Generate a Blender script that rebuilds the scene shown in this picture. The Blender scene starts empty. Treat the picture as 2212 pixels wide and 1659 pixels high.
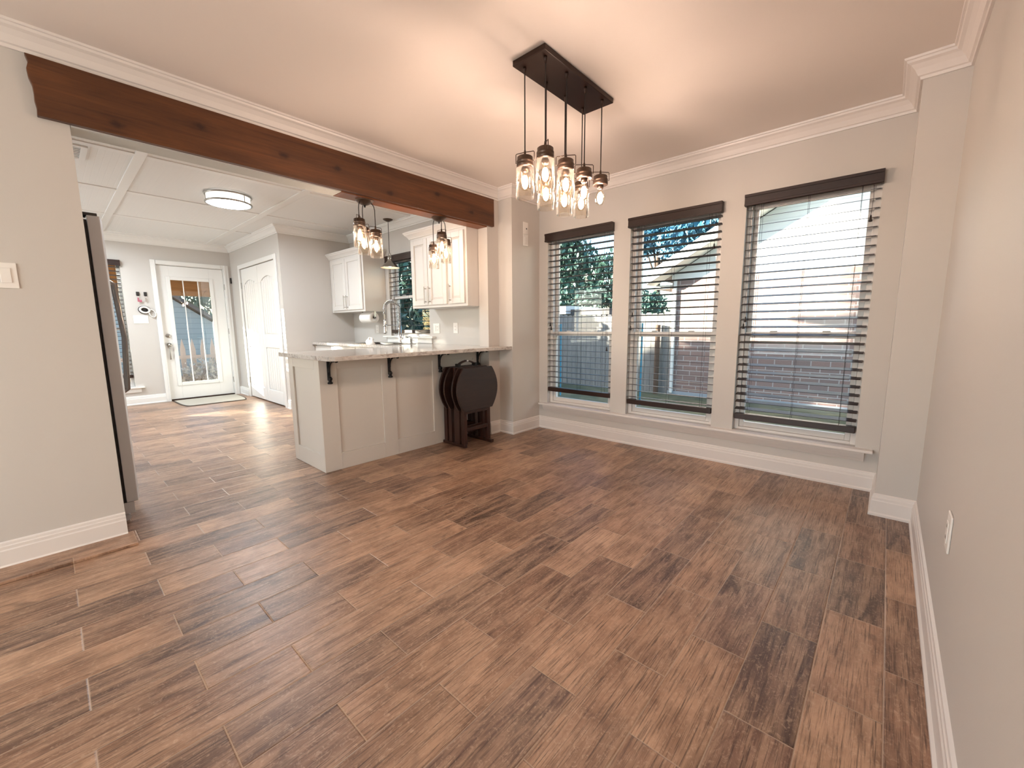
import bpy, math, random
from mathutils import Vector, Matrix, Euler
random.seed(7)
S = bpy.context.scene
COL = S.collection
PI = math.pi

# ------------------------------------------------------------------ camera
F_PX = 897.7
cam_d = bpy.data.cameras.new('camera'); cam = bpy.data.objects.new('camera', cam_d); COL.objects.link(cam)
cam_d.sensor_fit = 'HORIZONTAL'; cam_d.sensor_width = 36.0
cam_d.lens = F_PX / 2212.0 * 36.0
cam_d.clip_start = 0.02; cam_d.clip_end = 200
_y, _p, _r = math.radians(42.0027), math.radians(-7.8821), math.radians(-0.4502)
fwd = Vector((-math.sin(_y) * math.cos(_p), math.cos(_y) * math.cos(_p), math.sin(_p)))
rt = Vector((math.cos(_y), math.sin(_y), 0)); up = rt.cross(fwd)
r2 = rt * math.cos(_r) + up * math.sin(_r); u2 = r2.cross(fwd)
M = Matrix((r2, u2, -fwd)).transposed().to_4x4()
M.translation = (0, 0, 1.1107)
cam.matrix_world = M
S.camera = cam

# ------------------------------------------------------------------ view, world, sun
S.view_settings.view_transform = 'Standard'; S.view_settings.look = 'None'
S.view_settings.gamma = 1.0; S.view_settings.use_curve_mapping = False
S.view_settings.exposure = 0.24
S.cycles.use_denoising = True
S.cycles.max_bounces = 10; S.cycles.diffuse_bounces = 5; S.cycles.glossy_bounces = 4
S.cycles.transparent_max_bounces = 24; S.cycles.transmission_bounces = 6
S.cycles.caustics_reflective = False; S.cycles.caustics_refractive = False
S.cycles.sample_clamp_indirect = 6.0

SKY_STRENGTH = 0.66
SUN_STRENGTH = 34.0
world = bpy.data.worlds.new('world'); S.world = world; world.use_nodes = True
wn = world.node_tree; bg = wn.nodes['Background']
sky = wn.nodes.new('ShaderNodeTexSky'); sky.sky_type = 'NISHITA'
sky.sun_disc = False; sky.sun_elevation = math.radians(16); sky.sun_rotation = math.radians(234)
sky.air_density = 1.0; sky.dust_density = 0.6; sky.ozone_density = 2.0
wn.links.new(sky.outputs['Color'], bg.inputs['Color']); bg.inputs['Strength'].default_value = SKY_STRENGTH

sun_d = bpy.data.lights.new('sun', 'SUN'); sun_o = bpy.data.objects.new('sun', sun_d); COL.objects.link(sun_o)
sun_d.energy = SUN_STRENGTH; sun_d.angle = math.radians(0.6); sun_d.color = (1.0, 0.93, 0.80)
sun_o.location = (-30, -22, 12)
sun_o.rotation_euler = Vector((1.0, 0.734, -0.20)).to_track_quat('-Z', 'Y').to_euler()

BULB_STRENGTH = 282.0      # filament cores of the jar pendants
FLUSH_STRENGTH = 120.0      # kitchen drum light
BACK_FILL_W = 62.0     # fill lamp at the added, unseen window behind the camera
KITCHEN_FILL_W = 50.0  # fill lamp at the added kitchen window, unseen behind the refrigerator

# ------------------------------------------------------------------ materials
def lin(c):
    if isinstance(c, str):
        c = [int(c[i:i + 2], 16) / 255 for i in (1, 3, 5)]
    return tuple(((x / 12.92) if x <= 0.04045 else ((x + 0.055) / 1.055) ** 2.4) for x in c) + (1.0,)

class NT:
    def __init__(s, name):
        s.m = bpy.data.materials.new(name); s.m.use_nodes = True; s.t = s.m.node_tree
        s.b = s.t.nodes['Principled BSDF']; s.out = s.t.nodes['Material Output']
    def n(s, typ, **kw):
        nd = s.t.nodes.new(typ)
        for k, v in kw.items(): setattr(nd, k, v)
        return nd
    def l(s, a, b): s.t.links.new(a, b)
    def put(s, sock, v):
        if isinstance(v, bpy.types.NodeSocket): s.l(v, sock)
        else: sock.default_value = v
    def math(s, op, a, b=None, c=None):
        nd = s.n('ShaderNodeMath', operation=op)
        s.put(nd.inputs[0], a)
        if b is not None: s.put(nd.inputs[1], b)
        if c is not None: s.put(nd.inputs[2], c)
        return nd.outputs[0]
    def ramp(s, fac, stops):
        nd = s.n('ShaderNodeValToRGB'); e = nd.color_ramp.elements
        while len(e) < len(stops): e.new(0.5)
        for k, (p, c) in enumerate(stops): e[k].position = p; e[k].color = c if len(c) == 4 else tuple(c) + (1,)
        s.l(fac, nd.inputs[0]); return nd.outputs[0]
    def noise(s, vec, scale, detail=4, rough=0.55, dist=0.0):
        nd = s.n('ShaderNodeTexNoise'); nd.inputs['Scale'].default_value = scale
        nd.inputs['Detail'].default_value = detail; nd.inputs['Roughness'].default_value = rough
        nd.inputs['Distortion'].default_value = dist
        if vec is not None: s.l(vec, nd.inputs['Vector'])
        return nd.outputs['Fac']
    def mapping(s, vec, scale=(1, 1, 1), rot=(0, 0, 0), loc=(0, 0, 0)):
        nd = s.n('ShaderNodeMapping'); s.l(vec, nd.inputs['Vector'])
        nd.inputs['Scale'].default_value = scale; nd.inputs['Rotation'].default_value = rot; nd.inputs['Location'].default_value = loc
        return nd.outputs[0]
    def pos(s):
        return s.n('ShaderNodeNewGeometry').outputs['Position']
    def mix(s, fac, a, b, typ='MIX'):
        nd = s.n('ShaderNodeMix', data_type='RGBA', blend_type=typ)
        s.put(nd.inputs[0], fac); s.put(nd.inputs[6], a); s.put(nd.inputs[7], b); return nd.outputs[2]
    def bump(s, h, strength=0.2, dist=0.01):
        nd = s.n('ShaderNodeBump'); nd.inputs['Strength'].default_value = strength; nd.inputs['Distance'].default_value = dist
        s.l(h, nd.inputs['Height']); s.l(nd.outputs[0], s.b.inputs['Normal'])

def mat(name, c, rough=0.5, metal=0.0, spec=0.5, bump=0.0, bscale=200.0, vary=0.0, coat=0.0):
    k = NT(name); b = k.b
    col = lin(c)
    b.inputs['Base Color'].default_value = col; b.inputs['Roughness'].default_value = rough
    b.inputs['Metallic'].default_value = metal; b.inputs['Specular IOR Level'].default_value = spec
    b.inputs['Coat Weight'].default_value = coat
    p = k.pos()
    if vary:
        f = k.noise(p, 6.0, 3)
        k.l(k.mix(k.math('MULTIPLY', f, vary), col, tuple(x * 0.75 for x in col[:3]) + (1,)), b.inputs['Base Color'])
    if bump: k.bump(k.noise(p, bscale, 3), bump, 0.002)
    return k.m

def emit(name, c, strength):
    k = NT(name); k.b.inputs['Base Color'].default_value = lin(c)
    k.b.inputs['Emission Color'].default_value = lin(c); k.b.inputs['Emission Strength'].default_value = strength
    return k.m

def glass(name, tint=(1, 1, 1), blend=0.25, rough=0.02, lo=0.02, hi=0.9, gcol=(1, 1, 1), milk=0.0):
    k = NT(name); k.t.nodes.remove(k.b)
    tr = k.n('ShaderNodeBsdfTransparent'); tr.inputs[0].default_value = tint + (1,)
    gl = k.n('ShaderNodeBsdfGlossy'); gl.inputs['Roughness'].default_value = rough; gl.inputs['Color'].default_value = gcol + (1,)
    lw = k.n('ShaderNodeLayerWeight'); lw.inputs['Blend'].default_value = blend
    f = k.math('MULTIPLY_ADD', lw.outputs['Fresnel'], hi - lo, lo)
    rf = gl.outputs[0]
    if milk:
        tl = k.n('ShaderNodeBsdfTranslucent'); tl.inputs[0].default_value = gcol + (1,)
        m2 = k.n('ShaderNodeMixShader'); m2.inputs[0].default_value = milk; k.l(rf, m2.inputs[1]); k.l(tl.outputs[0], m2.inputs[2]); rf = m2.outputs[0]
    mx = k.n('ShaderNodeMixShader'); k.l(f, mx.inputs[0]); k.l(tr.outputs[0], mx.inputs[1]); k.l(rf, mx.inputs[2])
    k.l(mx.outputs[0], k.out.inputs['Surface']); return k.m

def floor_material():
    k = NT('wood_look_tile'); p = k.pos(); sx = k.n('ShaderNodeSeparateXYZ'); k.l(p, sx.inputs[0])
    W, L = 0.1732, 0.4925
    u = k.math('DIVIDE', k.math('SUBTRACT', sx.outputs[0], 0.083), W)
    n = k.math('FLOOR', u); fu = k.math('SUBTRACT', u, n)
    par = k.math('FLOORED_MODULO', n, 2.0)
    v = k.math('ADD', k.math('DIVIDE', k.math('SUBTRACT', sx.outputs[1], 0.216), L), k.math('MULTIPLY', par, 0.5))
    m = k.math('FLOOR', v); fv = k.math('SUBTRACT', v, m)
    cid = k.n('ShaderNodeCombineXYZ'); k.l(n, cid.inputs[0]); k.l(m, cid.inputs[1])
    wn_ = k.n('ShaderNodeTexWhiteNoise', noise_dimensions='2D'); k.l(cid.outputs[0], wn_.inputs['Vector'])
    r1 = wn_.outputs['Value']
    cs = k.n('ShaderNodeSeparateColor'); k.l(wn_.outputs['Color'], cs.inputs[0]); r_b, r_c = cs.outputs[1], cs.outputs[2]
    # grout mask
    du = k.math('MULTIPLY', k.math('MINIMUM', fu, k.math('SUBTRACT', 1.0, fu)), W)
    dv = k.math('MULTIPLY', k.math('MINIMUM', fv, k.math('SUBTRACT', 1.0, fv)), L)
    gd = k.math('MINIMUM', du, dv)
    gm = k.math('LESS_THAN', gd, 0.0016)
    # grain space: per tile offset, stretched along the plank
    off = k.n('ShaderNodeCombineXYZ'); k.l(k.math('MULTIPLY', r1, 37.0), off.inputs[0]); k.l(k.math('MULTIPLY', r_b, 53.0), off.inputs[1]); k.l(k.math('MULTIPLY', r_c, 11.0), off.inputs[2])
    va = k.n('ShaderNodeVectorMath', operation='ADD'); k.l(p, va.inputs[0]); k.l(off.outputs[0], va.inputs[1]); q = va.outputs[0]
    fine = k.noise(k.mapping(q, (240, 7, 1)), 1.0, 5, 0.68, 0.25)
    coarse = k.noise(k.mapping(q, (26, 3.2, 1)), 1.0, 4, 0.6, 0.9)
    cloud = k.noise(k.mapping(q, (7, 5.0, 1)), 1.0, 4, 0.62, 0.4)
    worn = k.noise(k.mapping(q, (60, 38, 1)), 1.0, 5, 0.75, 1.6)
    knot = k.noise(k.mapping(q, (13, 7, 1)), 1.0, 2, 0.4, 1.2)
    base = k.ramp(r1, [(0.0, lin('#5C463F')), (0.18, lin('#765848')), (0.45, lin('#97735C')), (0.72, lin('#B68E72')), (1.0, lin('#D0AA8C'))])
    tint = k.ramp(r_b, [(0.0, lin('#94706A')), (0.5, lin('#A07C60')), (1.0, lin('#928070'))])
    c = k.mix(0.15, base, tint)
    c = k.mix(k.ramp(cloud, [(0.35, (0, 0, 0, 1)), (0.75, (1, 1, 1, 1))]), c, k.mix(1.0, c, lin('#94847A'), 'MULTIPLY'))
    c = k.mix(k.math('MULTIPLY', k.ramp(coarse, [(0.40, (0, 0, 0, 1)), (0.60, (1, 1, 1, 1))]), 0.50), c, lin('#C4A084'))
    c = k.mix(k.math('MULTIPLY', k.ramp(worn, [(0.52, (0, 0, 0, 1)), (0.66, (1, 1, 1, 1))]), 0.42), c, lin('#D2B49A'))
    c = k.mix(k.math('MULTIPLY', k.ramp(fine, [(0.50, (0, 0, 0, 1)), (0.66, (1, 1, 1, 1))]), 0.80), c, lin('#3E2A20'))
    c = k.mix(k.math('MULTIPLY', k.ramp(knot, [(0.66, (0, 0, 0, 1)), (0.80, (1, 1, 1, 1))]), 0.5), c, lin('#46342B'))
    c = k.mix(k.math('MULTIPLY', gm, 0.8), c, lin('#B49A84'))
    k.l(c, k.b.inputs['Base Color'])
    k.l(k.math('MULTIPLY_ADD', fine, 0.2, 0.24), k.b.inputs['Roughness'])
    k.b.inputs['Specular IOR Level'].default_value = 0.5
    edge = k.n('ShaderNodeMapRange'); k.l(gd, edge.inputs[0]); edge.inputs[1].default_value = 0.0; edge.inputs[2].default_value = 0.004
    h = k.math('ADD', k.math('MULTIPLY', fine, -0.28), k.math('MULTIPLY', edge.outputs[0], 1.0))
    h = k.math('ADD', h, k.math('MULTIPLY', worn, 0.35))
    k.bump(h, 0.45, 0.004)
    return k.m

def wood(name, c1, c2, axis=1, rough=0.45, knots=0.0, scale=1.0, dark='#2A140B', coat=0.0):
    k = NT(name); p = k.pos(); sc = [22 * scale, 22 * scale, 22 * scale]; sc[axis] = 1.6 * scale
    g = k.noise(k.mapping(p, tuple(sc)), 1.0, 6, 0.6, 0.7)
    sf = [120 * scale] * 3; sf[axis] = 5 * scale
    f = k.noise(k.mapping(p, tuple(sf)), 1.0, 4, 0.6)
    c = k.ramp(g, [(0.3, lin(c1)), (0.7, lin(c2))])
    c = k.mix(k.math('MULTIPLY', k.ramp(f, [(0.5, (0, 0, 0, 1)), (0.75, (1, 1, 1, 1))]), 0.45), c, lin(dark))
    if knots:
        dmin = None
        for ky, kz in ((0.70, 2.235), (1.135, 2.205), (1.485, 2.215), (2.36, 2.235), (0.35, 2.13), (1.90, 2.14), (2.75, 2.16)):
            q = k.mapping(p, (0, 0.62, 1.0), (0, 0, 0), (0, -ky * 0.62, -kz))
            vl = k.n('ShaderNodeVectorMath', operation='LENGTH'); k.l(q, vl.inputs[0])
            dmin = vl.outputs['Value'] if dmin is None else k.math('MINIMUM', dmin, vl.outputs['Value'])
        dn = k.math('ADD', dmin, k.math('MULTIPLY', k.math('SUBTRACT', k.noise(p, 40, 3), 0.5), 0.02))
        c = k.mix(k.math('MULTIPLY', k.ramp(dn, [(0.008, (1, 1, 1, 1)), (0.022, (0.25, 0.25, 0.25, 1)), (0.06, (0, 0, 0, 1))]), knots), c, lin(dark))
    k.l(c, k.b.inputs['Base Color']); k.b.inputs['Roughness'].default_value = rough; k.b.inputs['Coat Weight'].default_value = coat
    k.bump(f, 0.12, 0.002); return k.m

def granite():
    k = NT('granite'); p = k.pos()
    a = k.noise(k.mapping(p, (3, 2, 3)), 2.5, 6, 0.65, 1.6); b2 = k.noise(p, 60, 4, 0.7); d = k.noise(k.mapping(p, (6, 3, 8)), 3.0, 5, 0.6, 2.0)
    c = k.ramp(a, [(0.3, lin('#A79F98')), (0.5, lin('#CFC9C2')), (0.7, lin('#B9AFA6'))])
    c = k.mix(k.math('MULTIPLY', k.ramp(d, [(0.52, (0, 0, 0, 1)), (0.62, (1, 1, 1, 1))]), 0.55), c, lin('#857468'))
    c = k.mix(k.math('MULTIPLY', k.ramp(b2, [(0.55, (0, 0, 0, 1)), (0.75, (1, 1, 1, 1))]), 0.4), c, lin('#7E7873'))
    k.l(c, k.b.inputs['Base Color']); k.b.inputs['Roughness'].default_value = 0.09; return k.m

def brick_mat():
    k = NT('red_brick'); p = k.pos()
    br = k.n('ShaderNodeTexBrick'); k.l(k.mapping(p, (1, 1, 1), (PI / 2, 0, 0)), br.inputs['Vector'])
    br.inputs['Scale'].default_value = 1.0; br.inputs['Brick Width'].default_value = 0.29; br.inputs['Row Height'].default_value = 0.11
    br.inputs['Mortar Size'].default_value = 0.009; br.inputs['Color1'].default_value = lin('#96786E'); br.inputs['Color2'].default_value = lin('#84706A'); br.inputs['Mortar'].default_value = lin('#B4ABA4')
    f = k.noise(p, 25, 4); k.l(k.mix(k.math('MULTIPLY', f, 0.4), br.outputs['Color'], lin('#6E5C56')), k.b.inputs['Base Color'])
    k.b.inputs['Roughness'].default_value = 0.9; return k.m

def striped(name, c, axis, pitch, depth=0.5, rough=0.7, dark=None, groove=0.12):
    """boards with grooves every `pitch` metres along world `axis`"""
    k = NT(name); sx = k.n('ShaderNodeSeparateXYZ'); k.l(k.pos(), sx.inputs[0])
    u = k.math('FRACT', k.math('DIVIDE', sx.outputs[axis], pitch))
    g = k.ramp(u, [(0.0, (0, 0, 0, 1)), (groove, (1, 1, 1, 1)), (1.0 - groove * 0.4, (1, 1, 1, 1)), (1.0, (0, 0, 0, 1))])
    k.b.inputs['Base Color'].default_value = lin(c)
    if dark: k.l(k.mix(g, lin(dark), lin(c)), k.b.inputs['Base Color'])
    k.b.inputs['Roughness'].default_value = rough; k.bump(g, depth, 0.004); return k.m

def foliage(name, c1, c2):
    k = NT(name); f = k.noise(k.pos(), 3.5, 3)
    k.l(k.ramp(f, [(0.35, lin(c1)), (0.65, lin(c2))]), k.b.inputs['Base Color']); k.b.inputs['Roughness'].default_value = 0.6; return k.m

WALL = mat('wall_paint', '#CAC5BF', 0.55, spec=0.4, bump=0.12, bscale=260)
CEIL = mat('ceiling_paint', '#EAE2DB', 0.8, bump=0.10, bscale=180)
TRIM = mat('white_trim', '#E3DDD8', 0.35)
BEADB = striped('beadboard_panel', '#E6E6E4', 1, 0.0406, 0.25, 0.55, None, 0.10)
KTRIM = mat('kitchen_white', '#E8E7E4', 0.35)
FLOOR = floor_material()
BEAM = wood('stained_beam', '#42230F', '#6C4020', 1, 0.38, 0.9, 0.8, '#2B1208')
BEAMU = wood('beam_underside', '#6E4024', '#85502E', 1, 0.45, 0.0, 0.9, '#4A2814')
PLASTER = mat('bare_plaster', '#C9CBC6', 0.8, bump=0.5, bscale=40, vary=0.4)
CAB = mat('cabinet_white', '#DAD6D1', 0.30)
PENIN = mat('peninsula_paint', '#D2CBC2', 0.4)
GRAN = granite()
IRON = mat('black_iron', '#15110F', 0.5, 0.3)
BRONZE = mat('bronze_dark', '#301B10', 0.4, 0.3)
CAPM = mat('jar_cap_metal', '#5A4A40', 0.35, 0.8)
CORD = mat('dark_cord', '#1C110D', 0.6)
JAR = glass('jar_glass', (1.0, 0.985, 0.95), 0.28, 0.06, 0.02, 0.80, (1.0, 0.97, 0.9), 0.022)
BULBG = glass('bulb_glass', (1.0, 0.96, 0.88), 0.15, 0.03, 0.03, 0.5)
FILA = emit('bulb_filament', (1.0, 0.885, 0.84), BULB_STRENGTH)
FILAC = emit('cluster_filament', (1.0, 0.885, 0.82), BULB_STRENGTH * 0.6)
FILA2 = emit('sink_bulb', (1.0, 0.85, 0.66), 60.0)
DRUM = emit('drum_diffuser', (0.93, 0.97, 1.0), FLUSH_STRENGTH)
DRUMS = emit('drum_side', (1.0, 0.98, 0.95), 1.5)
NICKEL = mat('brushed_nickel', '#A8A39C', 0.28, 0.9)
CHROME = mat('chrome', '#D8D8D8', 0.08, 1.0)
STEEL = mat('stainless_door', '#B8BABD', 0.42, 0.15)
STEELF = mat('stainless_front', '#8E8C8A', 0.2, 0.9)
GASKET = mat('fridge_gasket', '#3A3836', 0.6)
SLAT = wood('blind_walnut', '#22110C', '#301A13', 0, 0.38, 0.0, 1.0, '#140805', 0.0)
PANE = glass('window_pane', (0.97, 0.99, 0.98), 0.08, 0.0, 0.01, 0.5)
DPANE = glass('door_pane', (0.93, 0.96, 0.95), 0.25, 0.0, 0.10, 0.7)
PLATE = mat('switch_plate', '#EDE9E4', 0.3)
DARKP = mat('dark_slot', '#2A2522', 0.5)
TRAYD = wood('tray_espresso', '#241511', '#33201A', 1, 0.35, 0.0, 1.0, '#120806', 0.1)
TRAYL = wood('tray_leg_wood', '#2A140D', '#3E2116', 2, 0.35, 0.0, 1.0, '#200D07')
LEATH = mat('brown_leather', '#3A2622', 0.4, bump=0.2, bscale=300)
PAPER = mat('paper_white', '#ECEAE6', 0.85, bump=0.15, bscale=120)
MATM = mat('door_mat_grey', '#B5B0A6', 0.9, bump=0.3, bscale=400)
MATE = mat('door_mat_edge', '#4A4038', 0.8)
BRICK = brick_mat()
SIDING = striped('white_siding', '#E9E6DF', 2, 0.18, 0.3, 0.7, '#CFCBC4', 0.06)
WHITEX = mat('exterior_white', '#E6E4DE', 0.6)
SHINGLE = mat('roof_shingle', '#6A6460', 0.9, vary=0.5, bump=0.5, bscale=30)
FENCEM = wood('weathered_fence', '#7E7A76', '#96928C', 2, 0.9, 0.0, 1.0, '#5E564F')
FPOST = mat('fence_post_brown', '#5E4A3C', 0.9)
GRASS = foliage('lawn_grass', '#4A5038', '#6E6A4E')
LEAF1 = foliage('leaf_evergreen', '#2A4A40', '#527264')
LEAF2 = foliage('leaf_blue_green', '#2C5468', '#4A86A0')
LEAF4 = foliage('leaf_pale', '#B4AEA4', '#DCD6CC')  # sunlit paleness put into the leaf colour
LEAF3 = foliage('leaf_autumn', '#7E7466', '#A8937C')
BARK = mat('tree_bark', '#4E4036', 0.95)
SHED = striped('shed_siding', '#AAB4B2', 2, 0.16, 0.4, 0.8, '#84908F', 0.10)
PICKET = mat('picket_pale', '#D8C2B4', 0.7)
PORCH = wood('porch_wood', '#8A6038', '#A87848', 1, 0.6, 0.0, 0.8, '#5E3C20')
SKYLIT = mat('blue_jamb_film', '#3E9CC8', 0.5)  # blue skylight on the outer frame, painted as colour
PINK = mat('key_tag_pink', '#B06070', 0.5)
SOIL = mat('dry_ground', '#9E968A', 0.95, vary=0.6)

# ------------------------------------------------------------------ mesh helpers
class MB:
    def __init__(s): s.v = []; s.f = []; s.sm = []
    def add(s, vs, fs, smooth=False):
        o = len(s.v); s.v += [tuple(p) for p in vs]; s.f += [tuple(i + o for i in f) for f in fs]; s.sm += [smooth] * len(fs); return s
    def box(s, x0, x1, y0, y1, z0, z1):
        if x0 > x1: x0, x1 = x1, x0
        if y0 > y1: y0, y1 = y1, y0
        if z0 > z1: z0, z1 = z1, z0
        return s.add([(x0, y0, z0), (x1, y0, z0), (x1, y1, z0), (x0, y1, z0), (x0, y0, z1), (x1, y0, z1), (x1, y1, z1), (x0, y1, z1)],
                     [(0, 3, 2, 1), (4, 5, 6, 7), (0, 1, 5, 4), (1, 2, 6, 5), (2, 3, 7, 6), (3, 0, 4, 7)])
    def prism(s, poly, axis, a0, a1):
        """poly: 2D outline in the two other axes (cyclic order x,y,z without `axis`)"""
        def P(u, w, a): return {'x': (a, u, w), 'y': (u, a, w), 'z': (u, w, a)}[axis]
        n = len(poly); vs = [P(u, w, a0) for u, w in poly] + [P(u, w, a1) for u, w in poly]
        area = sum(poly[i][0] * poly[(i + 1) % n][1] - poly[(i + 1) % n][0] * poly[i][1] for i in range(n))
        flip = (area > 0) == (axis in 'xz')
        if (a1 < a0): flip = not flip
        A = tuple(range(n)); B = tuple(range(n, 2 * n))
        fs = [A[::-1], B] if flip else [A, B[::-1]]
        for i in range(n):
            j = (i + 1) % n; q = (i, j, n + j, n + i); fs.append(q if flip else q[::-1])
        return s.add(vs, fs)
    def cyl(s, p0, p1, r0, r1=None, n=16, caps=True, smooth=True):
        r1 = r0 if r1 is None else r1; p0 = Vector(p0); p1 = Vector(p1); d = (p1 - p0).normalized()
        a = d.orthogonal().normalized(); b = d.cross(a)
        vs = []
        for p, r in ((p0, r0), (p1, r1)):
            for k in range(n):
                t = 2 * PI * k / n; vs.append(p + a * (r * math.cos(t)) + b * (r * math.sin(t)))
        s.add(vs, [(k, (k + 1) % n, n + (k + 1) % n, n + k) for k in range(n)], smooth)
        if caps:
            s.add(vs[:n], [tuple(range(n))[::-1]]); s.add(vs[n:], [tuple(range(n))])
        return s
    def lathe(s, prof, c, n=24, smooth=True, d=(0, 0, 1), close=False):
        """prof: (radius, height along d) from c"""
        d = Vector(d).normalized(); a = Vector((1, 0, 0)) if abs(d.z) > 0.9 else d.orthogonal().normalized(); b = d.cross(a); c = Vector(c)
        vs = []
        for r, h in prof:
            for k in range(n):
                t = 2 * PI * k / n; vs.append(c + d * h + a * (r * math.cos(t)) + b * (r * math.sin(t)))
        fs = []
        m = len(prof)
        for i in range(m - 1 + (1 if close else 0)):
            i2 = (i + 1) % m
            for k in range(n): fs.append((i * n + k, i * n + (k + 1) % n, i2 * n + (k + 1) % n, i2 * n + k))
        return s.add(vs, fs, smooth)
    def tube(s, pts, r, n=8, smooth=True, caps=True):
        pts = [Vector(p) for p in pts]; m = len(pts); vs = []; a = None
        for i, p in enumerate(pts):
            t = (pts[min(i + 1, m - 1)] - pts[max(i - 1, 0)]).normalized()
            if a is None: a = t.orthogonal().normalized()
            else:
                a = (a - t * a.dot(t)); a = a.normalized() if a.length > 1e-6 else t.orthogonal().normalized()
            b = t.cross(a); rr = r[i] if isinstance(r, (list, tuple)) else r
            for k in range(n): vs.append(p + a * (rr * math.cos(2 * PI * k / n)) + b * (rr * math.sin(2 * PI * k / n)))
        fs = [(i * n + k, i * n + (k + 1) % n, (i + 1) * n + (k + 1) % n, (i + 1) * n + k) for i in range(m - 1) for k in range(n)]
        s.add(vs, fs, smooth)
        if caps: s.add(vs[:n], [tuple(range(n))[::-1]]); s.add(vs[-n:], [tuple(range(n))])
        return s
    def sweep(s, path, prof, z0=0.0):
        """profile (out, z) swept along 2D path on the right-hand side, mitred"""
        n = len(path); rings = []
        def nrm(a, b):
            d = Vector((b[0] - a[0], b[1] - a[1])).normalized(); return Vector((d.y, -d.x))
        for i, p in enumerate(path):
            if i == 0: m = nrm(path[0], path[1])
            elif i == n - 1: m = nrm(path[-2], path[-1])
            else:
                a, b = nrm(path[i - 1], p), nrm(p, path[i + 1]); m = (a + b) / (1.0 + a.dot(b))
            rings.append([(p[0] + m.x * o, p[1] + m.y * o, z0 + z) for o, z in prof])
        k = len(prof)
        for i in range(n - 1):
            vs = rings[i] + rings[i + 1]
            s.add(vs, [(j, k + j, k + (j + 1) % k, (j + 1) % k) for j in range(k)])
        s.add(rings[0], [tuple(range(k))]); s.add(rings[-1], [tuple(range(k))[::-1]])
        return s
    def ball(s, c, r, n=12, m=8, sz=1.0):
        prof = [(max(1e-4, r * math.sin(PI * i / m)), -r * sz * math.cos(PI * i / m)) for i in range(m + 1)]
        return s.lathe(prof, c, n)
    def build(s, name, m, parent=None, bevel=0.0, seg=2):
        me = bpy.data.meshes.new(name); me.from_pydata(s.v, [], s.f); me.update()
        if any(s.sm): me.polygons.foreach_set('use_smooth', s.sm)
        me.materials.append(m)
        o = bpy.data.objects.new(name, me); COL.objects.link(o)
        if bevel:
            b = o.modifiers.new('edge', 'BEVEL'); b.width = bevel; b.segments = seg; b.limit_method = 'ANGLE'; b.angle_limit = math.radians(40)
        if parent is not None: attach(o, parent)
        return o

def attach(o, parent):
    o.parent = parent
    if parent.type == 'EMPTY': o.matrix_parent_inverse = Matrix.Translation(-Vector(parent.location))
    return o
def props(o, label=None, cat=None, group=None, kind=None):
    if label: o['label'] = label
    if cat: o['category'] = cat
    if group: o['group'] = group
    if kind: o['kind'] = kind
    return o
def thing(name, label, cat, loc, group=None, kind='thing'):
    o = bpy.data.objects.new(name, None); COL.objects.link(o); o.location = loc; o.empty_display_size = 0.1
    return props(o, label, cat, group, kind)
def struct(o, label, cat): return props(o, label, cat, None, 'structure')
def copy_tree(o, delta, label=None, group=None, rename=None):
    c = o.copy(); COL.objects.link(c); c.location = Vector(o.location) + Vector(delta)
    if label: c['label'] = label
    if group: c['group'] = group
    def rec(src, dst):
        for ch in list(src.children):
            k = ch.copy(); COL.objects.link(k); k.parent = dst; k.matrix_parent_inverse = ch.matrix_parent_inverse.copy(); rec(ch, k)
    rec(o, c); return c

# ------------------------------------------------------------------ key planes (metres; camera stands at x=0, y=0)
XH, XK = -3.0, -3.13              # dining and kitchen faces of the header wall
YA, YD = 3.14, 3.575              # outer-wall line and the window bay behind it
XB, XR2, XR = -2.815, 0.022, 0.198
YL, YS = 0.182, 2.985             # ends of the opening
ZH, ZC = 2.085, 2.44
YB = -3.4                         # wall behind the camera
XF, YP, XP = -8.214, 2.16, -6.05  # far kitchen wall, pantry front, pantry side
YKB = -2.2
T = 0.14
YW = YD + 0.16
# ================================================================== SETTING
struct(MB().box(XF - .3, XR + .3, YB - .3, YW, -0.12, 0.0).build('floor', FLOOR), 'wood look tile floor laid in staggered planks through both rooms', 'floor')
struct(MB().box(XH - .02, XR + .3, YB - .3, YW, ZC, ZC + 0.1).build('ceiling', CEIL), 'smooth pale ceiling over the dining area', 'ceiling')
struct(MB().box(XF - .3, XH - .02, YKB - .3, YA + .3, ZC, ZC + 0.1).build('ceiling_kitchen', BEADB), 'white beadboard panel ceiling over the kitchen', 'ceiling')

def wall(name, label, *boxes, m=WALL):
    b = MB()
    for q in boxes: b.box(*q)
    return struct(b.build(name, m), label, 'wall')
wall('wall_left', 'greige partition wall with the wide opening into the kitchen',
     (XK, XH, YB, YL, 0, ZC), (XK, XH, YL, YS, ZH + .002, ZC), (XK, XH, YS, YA, 0, ZC))
wall('wall_right', 'plain greige wall along the right side of the dining area', (XR, XR + T, YB, YA + T, 0, ZC))
wall('wall_back', 'plain wall behind the viewer', (XK, -2.3, YB - T, YB, 0, ZC), (-0.5, XR + T, YB - T, YB, 0, ZC), (-2.3, -0.5, YB - T, YB, 2.1, ZC), (-2.3, -0.5, YB - T, YB, 0, 0.4))
wall('wall_bay_left', 'short return wall left of the window bay', (XH, XB, YA, YW, 0, ZC))
wall('wall_bay_right', 'short return wall right of the window bay', (XR2, XR, YA, YW, 0, ZC), (XR, XR + T, YA + T, YW, 0, ZC))
WX = [(-2.705, -1.945), (-1.782, -1.022), (-0.862, -0.102)]
WZ0, WZ1 = 0.285, 2.035
q = [(XB, XR2, YD, YW, 0, WZ0), (XB, XR2, YD, YW, WZ1, ZC)]
xs = [XB] + [v for w in WX for v in w] + [XR2]
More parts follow.
